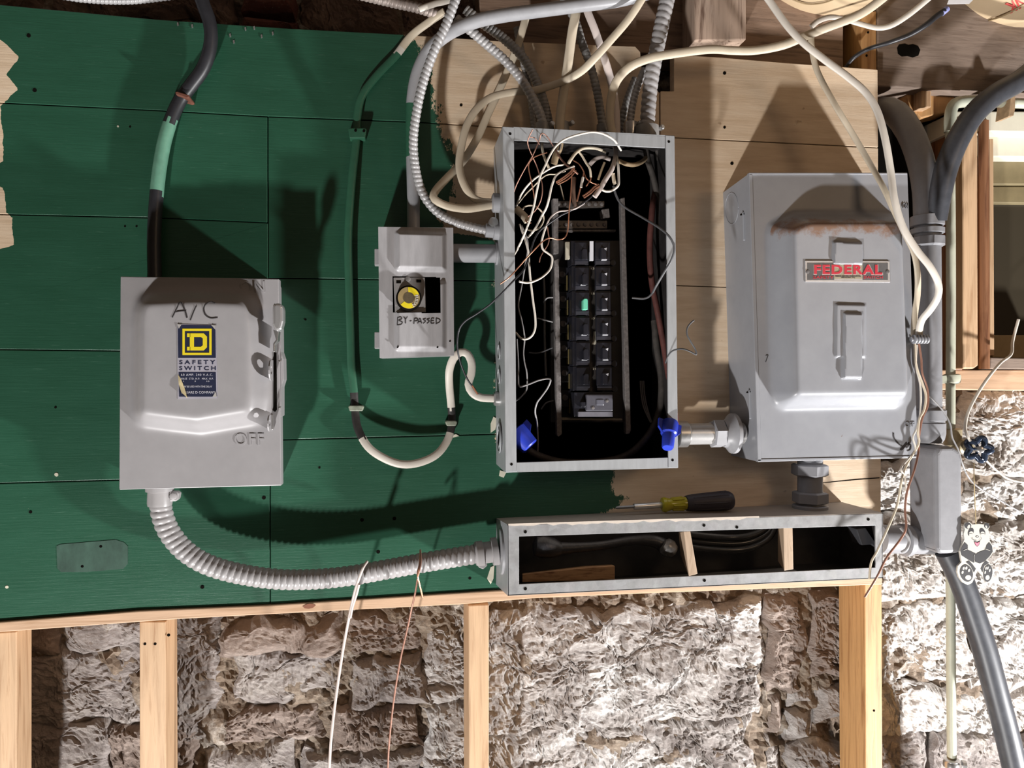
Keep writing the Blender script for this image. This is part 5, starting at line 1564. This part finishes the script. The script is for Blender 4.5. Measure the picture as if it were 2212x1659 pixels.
# thin wires on the right
cable('thin_wire', [(2200, 690, -.03), (2188, 735, -.03), (2184, 765, -.02), (2160, 785, .01), (2130, 822, .02), (2105, 862, .025), (2090, 895, .03), (2085, 925, .035), (2091, 944, .04), (2096, 952, .04)], 7, M_white, 'thin white wire hanging from the window sill to the valve', 'wire', segs=8)
cable('thin_wire', [(1998, 848, .055), (2020, 868, .06), (2040, 892, .06), (2053, 918, .062), (2057, 945, .062), (2070, 972, .06), (2078, 1000, .058), (2090, 1028, .05), (2110, 1050, .04), (2150, 1075, .03), (2230, 1120, .03)], 4, M_grey, 'thin grey wire running past the conduit body to the right edge', 'wire', segs=6)
cable('thin_wire', [(2130, 995, .03), (2155, 1018, .02), (2180, 1035, .015), (2230, 1046, .01)], 5, M_white, 'short pale wire right of the valve handle', 'wire', segs=6)
sp = root('spring_clamp', W(1985, 745, .10), 'small ribbed grey cable clamp beside the big disconnect', 'clamp')
for k in range(5):
    p = W(1972 + k * 6.5, 733, .105)
    lathe('ridge', p, (1, 0, 0), [(0, 0.004), (0.001, 0.0072), (0.0032, 0.0072), (0.0042, 0.004)], M_pvc, sp, 12)
tube('bolt', [(1968, 733, .105), (2002, 731, .105)], 12, M_pvc, sp)
# stripped conductors trailing down past the wireway
cable('stripped_wire', [(1976, 742, 0.094), (1977, 775, 0.094), (1982, 800, 0.094), (1993, 830, 0.094), (2000, 855, 0.095), (1996, 885, 0.096), (1986, 905, 0.096), (1983, 935, 0.096), (1985, 955, 0.096), (1976, 975, 0.096), (1958, 1005, 0.096), (1948, 1035, 0.120), (1938, 1090, 0.120), (1918, 1140, 0.125), (1895, 1190, 0.125), (1882, 1215, 0.125), (1878, 1250, 0.125)], 5.5, M_cream,
      'loose cream conductor hanging from the disconnect edge past the wireway end', 'wire', segs=8)
cable('stripped_wire', [(1985, 742, 0.094), (1990, 775, 0.094), (1992, 805, 0.094), (2003, 840, 0.094), (2004, 875, 0.095), (1992, 905, 0.096), (1985, 945, 0.096), (1984, 975, 0.096), (1975, 1015, 0.115), (1960, 1060, 0.120), (1955, 1100, 0.120), (1957, 1140, 0.125), (1945, 1165, 0.125), (1915, 1205, 0.130), (1895, 1245, 0.130), (1868, 1290, 0.125)], 5, M_brownw,
      'loose brown conductor hanging from the disconnect edge past the wireway end', 'wire', segs=8)
cable('stripped_wire', [(1980, 745, 0.093), (1979, 790, 0.093), (1988, 835, 0.093), (1988, 890, 0.094), (1980, 925, 0.095), (1972, 945, 0.096), (1977, 970, 0.096), (1963, 990, 0.096), (1946, 1012, 0.115), (1955, 1030, 0.115), (1957, 1060, 0.115)], 4.5, M_white,
      'loose white conductor curling below the right corner of the disconnect', 'wire', segs=8)

# panda tag on a string
M_tagw = mat('white_tag_print', (0.52, 0.50, 0.45), 0.45, var=0.03)
M_tagk = mat('charcoal_tag_print', (0.03, 0.028, 0.03), 0.45, var=0.1)
dT = 0.068
pd = root('panda_tag', W(2110, 1262, dT), 'flat cartoon panda tag hanging on a string at the right', 'tag')
Zp = lambda pts: [(1940 + x / 4.879, 960 + y / 4.879) for x, y in pts]
outl = Zp([(700, 860), (715, 825), (750, 815), (785, 845), (850, 838), (905, 845), (925, 822), (955, 835), (965, 870), (950, 895), (965, 950), (965, 1010), (990, 1060), (1005, 1130), (975, 1180), (940, 1215), (975, 1260), (1000, 1320), (995, 1390), (970, 1440), (935, 1455), (905, 1425), (885, 1380), (835, 1330), (810, 1400), (780, 1460), (735, 1482), (680, 1455), (640, 1400), (622, 1340), (632, 1280), (670, 1240), (660, 1190), (650, 1130), (675, 1060), (700, 1000), (692, 940), (705, 895)])
plate = prism('tag_plate', outl, dT, dT - 0.003, M_tagw, pd)
def blob(pts, m, lift=0.0004, name='printed_patch'):
    return prism(name, Zp(pts), dT + lift, dT - 0.0005 + lift - 0.0002, m, plate)
def ell(cx, cy, rx, ry, rot=0.0, n=14):
    return [(cx + rx * math.cos(2 * math.pi * k / n) * math.cos(rot) - ry * math.sin(2 * math.pi * k / n) * math.sin(rot), cy + rx * math.cos(2 * math.pi * k / n) * math.sin(rot) + ry * math.sin(2 * math.pi * k / n) * math.cos(rot)) for k in range(n)]
blob(ell(738, 858, 34, 34), M_tagk); blob(ell(745, 868, 14, 22, 0.4), M_tagw, 0.0006)
blob(ell(935, 858, 26, 30), M_tagk); blob(ell(930, 868, 9, 16, -0.4), M_tagw, 0.0006)
blob(ell(768, 925, 28, 46, 0.35), M_tagk); blob(ell(770, 945, 24, 30, 0.2), M_tagw, 0.0006)
blob(ell(890, 925, 28, 44, -0.35), M_tagk); blob(ell(892, 945, 24, 28, -0.2), M_tagw, 0.0006)
strokes('eye_line', [Zp([(745, 952), (762, 938), (785, 945)]), Zp([(870, 948), (890, 938), (915, 946)]), Zp([(780, 975), (785, 1000), (800, 1010), (835, 1018)]), Zp([(880, 975), (875, 1000), (860, 1015)])], 0.9, dT + 0.0009, M_tagk, plate)
blob(ell(835, 972, 16, 10), M_tagk); blob(ell(835, 970, 10, 5), M_tagw, 0.0006)
blob([(800, 1018), (835, 1030), (865, 1015), (855, 1060), (835, 1078), (815, 1062)], M_tagk)
blob([(808, 1030), (835, 1038), (858, 1028), (850, 1058), (835, 1072), (818, 1058)], mat('pink_print', (0.75, 0.18, 0.25), 0.5), 0.0007)
blob([(705, 1030), (735, 1060), (735, 1110), (820, 1150), (800, 1250), (740, 1215), (670, 1170), (658, 1120), (680, 1065)], M_tagk)
blob([(962, 1030), (990, 1070), (998, 1130), (965, 1180), (910, 1235), (860, 1255), (815, 1240), (805, 1180), (840, 1140), (920, 1110), (935, 1060)], M_tagk)
strokes('paw_line', [Zp([(808, 1160), (800, 1190), (806, 1230), (818, 1248)]), Zp([(690, 1118), (735, 1100)]), Zp([(915, 1100), (970, 1118)])], 1.0, dT + 0.0009, M_tagw, plate)
blob([(715, 1240), (750, 1225), (790, 1270), (820, 1310), (800, 1350), (770, 1290)], M_tagk)
blob([(930, 1225), (960, 1250), (910, 1280), (890, 1350), (872, 1310), (895, 1260)], M_tagk)
for cx1, cy1, rx1, ry1, rt in [(722, 1358, 66, 92, -0.25), (948, 1358, 46, 92, 0.12)]:
    blob(ell(cx1, cy1, rx1, ry1, rt, 20), M_tagk, 0.0005)
    k_ = rx1 / 66.0
    blob(ell(cx1 + 18 * k_ * (1 if rt < 0 else -0.4), cy1 + 45, 32 * k_, 26, 0.1), M_tagw, 0.0008)
    for dx, dy in ((-42, -10), (-30, -52), (-2, -55), (26, -30)):
        blob(ell(cx1 + dx * k_, cy1 + dy, 11 * k_, 18, 0.2), M_tagw, 0.0008)
V, F, n = tube_geo([W(1940 + 820 / 4.879, 960 + 845 / 4.879, dT), W(1940 + 808 / 4.879, 960 + 560 / 4.879, dT - .005), W(1940 + 800 / 4.879, 960 + 330 / 4.879, dT - .008), W(2104, 1000, .035)], 0.0007, 6)
mk('string', V, F, mat('tan_string', (0.55, 0.42, 0.22), 0.7), pd, True)

# ================================================================ wires in and around the open panel
def wz(pts, w, m, label, d=0.11, name='wire', **kw):
    return cable(name, zf(1100, 280, 5.924, pts, d), w / 5.924, m, label, 'wire', segs=kw.pop('segs', 8), **kw)
def wy(pts, w, m, label, d=0.08, name='wire', **kw):
    return cable(name, zf(1050, 600, 3.771, pts, d), w / 3.771, m, label, 'wire', segs=kw.pop('segs', 8), **kw)
def wx(pts, w, m, label, d=0.08, name='wire', **kw):
    return cable(name, zf(1050, 260, 4.147, pts, d), w / 4.147, m, label, 'wire', segs=kw.pop('segs', 8), **kw)

wz([(1430, 265, .085), (1340, 135, .11), (1200, 55, .12), (1060, 32, .125), (900, 60, .13), (720, 120, .13), (600, 210, .13), (520, 330, .13), (460, 460, .13), (400, 590, .13), (350, 800, .125), (310, 1000, .12), (230, 1250, .115), (130, 1480, .10), (50, 1625, .09)], 28, M_white, 'long white wire arching over the panel top flange and down to its left side')
wz([(830, 470, .10), (700, 525, .105), (600, 590, .11), (545, 720, .11), (510, 880, .11), (475, 1000, .105), (420, 1100, .10), (330, 1270, .095), (240, 1380, .085)], 30, M_white, 'white wire leaving the bundle and dropping to the left wall of the panel', .10)
wz([(475, 1230, .10), (440, 1330, .10), (415, 1440, .10), (430, 1530, .10), (500, 1585, .10), (545, 1625, .10), (550, 1690, .10), (520, 1790, .10), (430, 1880, .105), (330, 1935, .11), (230, 1960, .11), (130, 1945, .115)], 28, M_white, 'white wire with an S bend ending at the left flange of the panel')
wz([(700, 450, .10), (600, 465, .11), (500, 510, .11), (400, 575, .11), (300, 650, .11), (200, 760, .10), (130, 880, .09), (90, 985, .08)], 26, M_white, 'white wire bowing out of the bundle to the left wall, upper one')
wz([(720, 530, .095), (600, 570, .10), (500, 575, .10), (420, 620, .10), (310, 730, .09), (200, 840, .08), (120, 940, .07)], 17, M_cream, 'thin cream wire below the upper bowed white wire')
wz([(300, 0, .135), (255, 90, .13), (235, 160, .125), (255, 240, .12), (300, 350, .115), (345, 450, .11), (385, 570, .11), (420, 700, .11), (422, 820, .11), (390, 940, .105), (320, 1050, .10), (240, 1115, .095)], 15, M_brownw, 'dull copper wire starting above the top flange and curving down the left')
wz([(560, 210, .10), (500, 110, .12), (445, 55, .13), (405, 60, .13), (380, 150, .125), (300, 330, .12), (200, 500, .115), (100, 690, .105), (60, 800, .10)], 15, M_brownw, 'dull copper wire hooked over the top flange and slanting to the left side')
wz([(480, 295, .10), (400, 320, .11), (310, 360, .115), (255, 430, .115), (250, 510, .115), (280, 650, .115), (310, 800, .11), (322, 890, .11)], 15, M_copper, 'bare copper wire bending down beside the long white wire')
wz([(385, 190, .11), (330, 110, .12), (260, 95, .125)], 13, M_brownw, 'short dull copper wire end just inside the top flange')
wz([(800, 560, .10), (795, 700, .105), (785, 850, .11), (768, 1020, .11), (757, 1200, .11), (742, 1320, .11), (700, 1390, .115), (620, 1408, .115), (520, 1388, .12), (430, 1430, .125), (330, 1530, .13), (220, 1645, .13), (120, 1760, .13), (0, 1890, .135), (-115, 1975, .135)], 17, M_copper, 'long bare copper wire with an S bend sticking out past the left flange')
wz([(490, 1250, .095), (500, 1330, .095), (510, 1400, .095), (495, 1470, .095), (440, 1560, .095), (400, 1630, .10), (385, 1700, .10)], 14, M_brownw, 'short dull copper wire below the bundle beside the S bend')
wz([(1150, 730, .085), (1060, 850, .09), (940, 945, .095), (790, 1035, .10), (650, 1105, .10), (520, 1195, .10), (400, 1285, .10), (330, 1390, .10), (290, 1500, .10), (255, 1620, .105), (180, 1800, .115), (40, 1950, .13), (-90, 2090, .13), (-250, 2240, .12), (-420, 2360, .11), (-560, 2450, .10), (-640, 2560, .09), (-665, 2720, .085), (-650, 2880, .08), (-600, 3050, .07), (-520, 3220, .065), (-430, 3330, .06)], 24, M_black,
   'long black wire leaving the panel across its left flange and curling below the fuse box')
wz([(960, 940, .09), (860, 1005, .10), (760, 1035, .10), (650, 1045, .10), (580, 1075, .10), (520, 1140, .10), (475, 1225, .10)], 22, M_pink, 'pale wire lying along the black wire at the middle of the bundle')
wz([(1230, 285, .06), (1130, 245, .075), (1020, 232, .085), (930, 245, .09), (850, 300, .095), (790, 380, .10), (755, 440, .10)], 42, M_cream, 'broad cream cable curving from the panel top into the bundle', flat=0.55)
wz([(880, 275, .09), (930, 335, .09), (980, 420, .092), (1030, 500, .095), (1045, 610, .095)], 30, M_cream, 'cream wire dropping from the bundle to a bare copper end')
wz([(1045, 600, .095), (1040, 650, .095), (1010, 690, .095), (985, 725, .095)], 16, M_copper, 'copper end of the cream wire right of the bundle')
wz([(1350, 190, .05), (1365, 300, .06), (1350, 400, .07), (1310, 510, .08), (1230, 640, .09), (1160, 760, .095), (1090, 860, .10)], 66, M_pink, 'broad pale cable end slanting out of the panel top at the right', flat=0.45)
wz([(1170, 760, .085), (1230, 788, .085), (1300, 785, .085), (1360, 750, .085), (1400, 700, .085), (1400, 580, .08), (1392, 440, .075), (1375, 310, .06)], 32, M_white, 'white wire loop at the right of the bundle')
wz([(1350, 700, .08), (1340, 650, .08), (1330, 560, .08)], 50, M_cream, 'short cream sheath stub beside the white loop', flat=0.5)
wz([(955, 550, .09), (940, 640, .092), (905, 770, .095), (868, 915, .10)], 22, M_copper, 'short straight copper rod pointing down in the bundle')
wz([(945, 610, .097), (930, 680, .099), (920, 740, .10)], 36, M_white, 'short white insulation stub on the copper rod', flat=0.7)
for k, (dx, dy) in enumerate(((0, 0), (16, 26), (-6, -24))):
    wz([(835 + dx, 500 + dy, .10), (790 + dx, 560 + dy, .105), (720 + dx, 620 + dy, .11), (610 + dx, 685 + dy * .6, .115)], 17, M_copper, ['middle of three copper strands twisted together in the bundle', 'lowest of three copper strands twisted together in the bundle', 'topmost of three copper strands twisted together in the bundle'][k])
for k, (dx, dy) in enumerate(((0, 0), (14, 22))):
    wz([(1140 + dx, 700 + dy, .095), (1080 + dx, 740 + dy, .10), (1030 + dx, 790 + dy, .105), (945 + dx, 850 + dy, .11)], 22, M_copper, ['upper of two thick copper strands at the right of the bundle', 'lower of two thick copper strands at the right of the bundle'][k])
wz([(820, 395, .085), (890, 440, .088), (945, 520, .09), (985, 620, .09), (1060, 680, .09), (1120, 700, .092)], 17, M_copper, 'bare copper wire running right across the bundle')
wz([(590, 260, .06), (660, 370, .065), (730, 450, .075), (800, 500, .085), (880, 570, .085)], 28, M_brownw, 'brown wire slanting through the back of the bundle')
wz([(430, 130, .05), (420, 220, .055), (445, 340, .06), (480, 430, .065), (510, 500, .065)], 34, M_cream, 'dim cream cable behind the bundle at the top left', flat=0.5)
wz([(650, 170, .06), (640, 240, .06), (600, 330, .06), (570, 440, .06)], 90, M_tan, 'tan paper-wrapped cable end hanging from the panel top', flat=0.4)
wz([(655, 180, .07), (645, 240, .075), (625, 275, .078)], 30, M_white, 'short white stub beside the tan paper wrap', flat=0.6)
wz([(830, 620, .04), (820, 760, .045), (830, 900, .045), (860, 1000, .04)], 60, mat('dim_brown_sheath', (0.16, 0.09, 0.06), 0.6, var=0.2), 'dim brown cable behind the bundle going down to the neutral bars')
wz([(640, 680, .04), (670, 780, .04), (700, 900, .035)], 22, M_cream, 'thin dim cream wire going down to the neutral bar')
wz([(1220, 420, .03), (1180, 520, .03), (1140, 640, .03)], 34, M_tan, 'dim tan cable far inside the panel at the upper right')
wz([(1290, 380, .05), (1190, 350, .055), (1100, 380, .055), (1030, 450, .05)], 55, M_pink, 'curved pinkish cable inside the panel top', flat=0.6)
wz([(1400, 400, .05), (1500, 440, .06), (1600, 450, .06), (1700, 410, .05), (1760, 350, .04)], 60, M_tan, 'curved tan cable inside the panel under the thick conduit')
wz([(85, 1010, .075), (140, 1060, .08), (200, 1120, .09), (240, 1180, .095)], 105, M_cream, 'torn cream sheath of a cable entering the panel from the left', flat=0.4)
wz([(150, 1050, .075), (200, 990, .08), (270, 970, .085), (350, 990, .09), (420, 1060, .09), (440, 1150, .09), (400, 1240, .09), (320, 1290, .085), (240, 1285, .08)], 22, M_cream, 'cream wire curled in a ring at the left wall of the panel')
wz([(205, 1160, .095), (240, 1195, .10), (275, 1195, .105)], 18, M_copper, 'copper stub sticking out of the torn cream sheath')
wx([(300, 930, .09), (340, 1040, .092), (375, 1160, .095), (385, 1280, .095), (395, 1400, .095), (410, 1530, .095), (425, 1650, .095), (440, 1760, .095), (440, 1860, .095), (410, 1930, .095), (360, 1960, .09), (310, 1950, .085), (265, 1900, .08)], 20, M_white, 'long white wire hanging down the left of the panel in a hook')
wx([(320, 940, .085), (365, 1050, .085), (375, 1150, .085), (350, 1300, .085), (315, 1500, .085), (290, 1660, .085), (320, 1800, .085), (345, 1950, .085), (335, 2100, .085), (365, 2260, .085), (365, 2400, .08), (320, 2470, .075), (270, 2510, .065)], 14, M_grey, 'grey wire snaking down the left wall of the panel')
wy([(250, 500, .07), (262, 700, .075), (262, 830, .08), (272, 885, .085), (340, 870, .09), (430, 835, .095), (505, 822, .098), (526, 836, .10), (500, 900, .095), (450, 970, .09), (415, 1020, .085), (400, 1090, .08), (415, 1180, .075), (422, 1300, .07), (420, 1420, .06)], 14, M_grey, 'grey wire with a sharp bend in the lower left of the panel')
wx([(1140, 590, .075), (1160, 660, .078), (1195, 730, .08), (1260, 790, .085), (1400, 870, .10), (1540, 955, .125), (1640, 1040, .135), (1685, 1140, .135), (1660, 1250, .13), (1590, 1370, .12), (1520, 1490, .105), (1480, 1560, .09), (1420, 1595, .08), (1310, 1590, .07)], 22, M_grey if False else mat('dark_grey_insulation', (0.10, 0.10, 0.105), 0.4, var=0.1), 'dark grey wire bowing out over the right flange of the panel')
cable('wire', [(1438, 784, .095), (1444, 768, .105), (1455, 757, .12), (1475, 754, .135), (1492, 760, .14), (1504, 766, .14), (1502, 755, .14), (1492, 738, .14), (1484, 722, .14), (1485, 708, .14), (1492, 698, .14), (1499, 692, .14)], 4, mat('dark_grey_insulation', (0.1, 0.1, 0.105)), 'stiff grey wire sticking out right of the panel in a zigzag', 'wire', segs=8)
wx([(1540, 560, .012), (1515, 650, .03), (1495, 750, .05), (1480, 900, .055), (1468, 1080, .055), (1470, 1280, .055), (1490, 1480, .055), (1530, 1680, .058), (1580, 1950, .06), (1630, 2250, .065), (1680, 2560, .07), (1705, 2730, .075)], 58, M_red, 'thick dusty red cable running down the right side of the panel', segs=14)
M_dusty = mat('dusty_black_cable', (0.06, 0.052, 0.046), 0.55, var=0.35, scale=70)
wx([(1430, 250, .04), (1450, 360, .04), (1490, 480, .04), (1530, 640, .04), (1555, 820, .04), (1560, 1100, .035), (1560, 1500, .03), (1590, 1900, .03)], 58, M_dusty, 'thick dusty black cable down the right wall of the panel', segs=14)
wx([(1530, 260, .04), (1560, 420, .035), (1590, 600, .03), (1600, 900, .03), (1600, 1400, .03)], 40, M_dusty, 'thinner dusty black cable in the right corner of the panel', segs=12)
wy([(310, 1375, .07), (380, 1425, .065), (460, 1460, .06), (560, 1490, .05), (700, 1505, .045), (900, 1500, .045), (1080, 1470, .05), (1200, 1410, .055), (1300, 1310, .06), (1370, 1200, .06), (1415, 1060, .055), (1430, 900, .05), (1420, 740, .045), (1390, 560, .04), (1370, 350, .035)], 58, M_dusty, 'thick dusty black cable looping along the bottom of the panel', segs=14)
for k in range(3):
    wy([(1255 + k * 14, 840, .03), (1265 + k * 14, 960, .035), (1285 + k * 14, 1060, .04), (1340 + k * 5, 1180, .045)], 12, M_grey, ['leftmost', 'middle', 'rightmost'][k] + ' of three thin grey strands low at the right inside the panel')
wy([(470, 0, .02), (478, 200, .02), (476, 400, .02), (480, 600, .02), (488, 800, .02)], 22, mat('dark_grey_insulation', (0.1, 0.1, 0.105)), 'straight dark wire left of the breaker terminals')
for k, (p0_, p1_, p2_) in enumerate([((468, 200), (500, 165), (555, 160)), ((420, 330), (480, 345), (545, 360)), ((350, 610), (430, 612), (540, 570)), ((450, 1070), (490, 1020), (550, 1000))]):
    wy([(*p0_, .03), (*p1_, .038), (*p2_, .042)], 13, M_grey if k != 2 else MATS['dark_grey_insulation'], ['topmost', 'second', 'third', 'lowest'][k] + ' of the short wires reaching the left breaker terminals')

def wire_nut(label, base, tip, r0, r1):
    b0, t0 = W(*base), W(*tip)
    ax_ = t0 - b0
    L_ = ax_.length
    r = root('wire_connector', b0, label, 'wire connector')
    lathe('shell', b0, ax_, [(0, r0 * 0.9), (L_ * .05, r0), (L_ * .45, r0 * .95), (L_ * .5, r1 * 1.12), (L_ * .95, r1), (L_, r1 * .85)], M_blue, r, 18)
    axn = ax_.normalized()
    sv = axn.cross(Vector((0, 1, 0))).normalized()
    nv = axn.cross(sv)
    for sg in (-1, 1):
        pts = [b0 + sv * sg * r0 * .8, b0 + sv * sg * r0 * 1.45, b0 + axn * L_ * .3 + sv * sg * r0 * 1.4, b0 + axn * L_ * .55 + sv * sg * r1 * 1.0]
        V, F = prism_geo([p + nv * .002 for p in pts], [p - nv * .002 for p in pts])
        mk('wing', V, F, M_blue, r)
    return r
wire_nut('bright blue wire connector at the lower left corner inside the panel', (1112, 932, .075), (1146, 966, .085), .017, .014)
wire_nut('bright blue wire connector hanging over the right flange of the panel', (1447, 912, .10), (1442, 968, .125), .0125, .0085)

# two wires hanging in front of the conduit and the stones
lw = root('hanging_wire', W(712, 1640, .07), 'thin white wire hanging over the thick conduit in front of the stones', 'wire')
tube('strand', [(793, 1213, .075), (785, 1225, .085), (776, 1248, .085), (766, 1280, .075), (757, 1320, .06), (748, 1365, .05), (740, 1410, .045), (728, 1490, .04), (718, 1570, .04), (712, 1650, .04), (706, 1820, .04), (705, 2000, .04)], 6, M_pink, lw, segs=8)
tube('strand', [(776, 1262, .085), (770, 1285, .075), (762, 1310, .065), (757, 1335, .06)], 5, M_pink, lw, segs=8)
cw = root('hanging_wire', W(840, 1640, .07), 'thin bare copper wire twisted over the thick conduit and hanging down', 'wire')
tube('strand', [(908, 1188, .06), (909, 1215, .08), (903, 1245, .085), (897, 1280, .07), (888, 1320, .055), (877, 1370, .05), (864, 1430, .045), (851, 1510, .04), (842, 1590, .04), (838, 1660, .04), (836, 1820, .04), (838, 2000, .04)], 4, M_brownw, cw, segs=8)
tube('strand', [(908, 1190, .06), (906, 1220, .08), (902, 1240, .087), (907, 1265, .082), (913, 1290, .075)], 4, M_copper, cw, segs=8)
cable('copper_wire_end', [(1020, 833, .066), (1026, 843, .066), (1032, 852, .066)], 4, M_copper, 'bare copper tip of the long black wire near the flat cable', 'wire', segs=8)

# alike things share a group
for o in scene.objects:
    if o.parent is None and o.get('label') and not o.get('group'):
        g = {'wire': 'loose wires in the open panel', 'sheathed_cable': 'plastic-sheathed cables around the panels', 'armored_cable': 'armored cables above the panel', 'wall_stud': 'studs below the boards',
             'stripped_wire': 'loose conductors beside the disconnect', 'insulation_batt': 'insulation batts', 'wood_spacer': 'wood wedges in the wireway', 'black_cable': 'black cables in the wireway', 'cable_clamp': 'clamps on the panel top',
             'ceiling_beam': 'beams under the ceiling', 'thin_wire': 'thin wires at the right', 'wire_connector': 'blue wire connectors', 'black_service_cable': 'thick black service cables', 'hanging_wire': 'wires hanging over the conduit',
             'wood_block': 'wood blocks under the weathered beam'}.get(o.name.split('.')[0])
        if g and not (o.name.split('.')[0] == 'black_cable' and o.type == 'EMPTY'):
            o['group'] = g
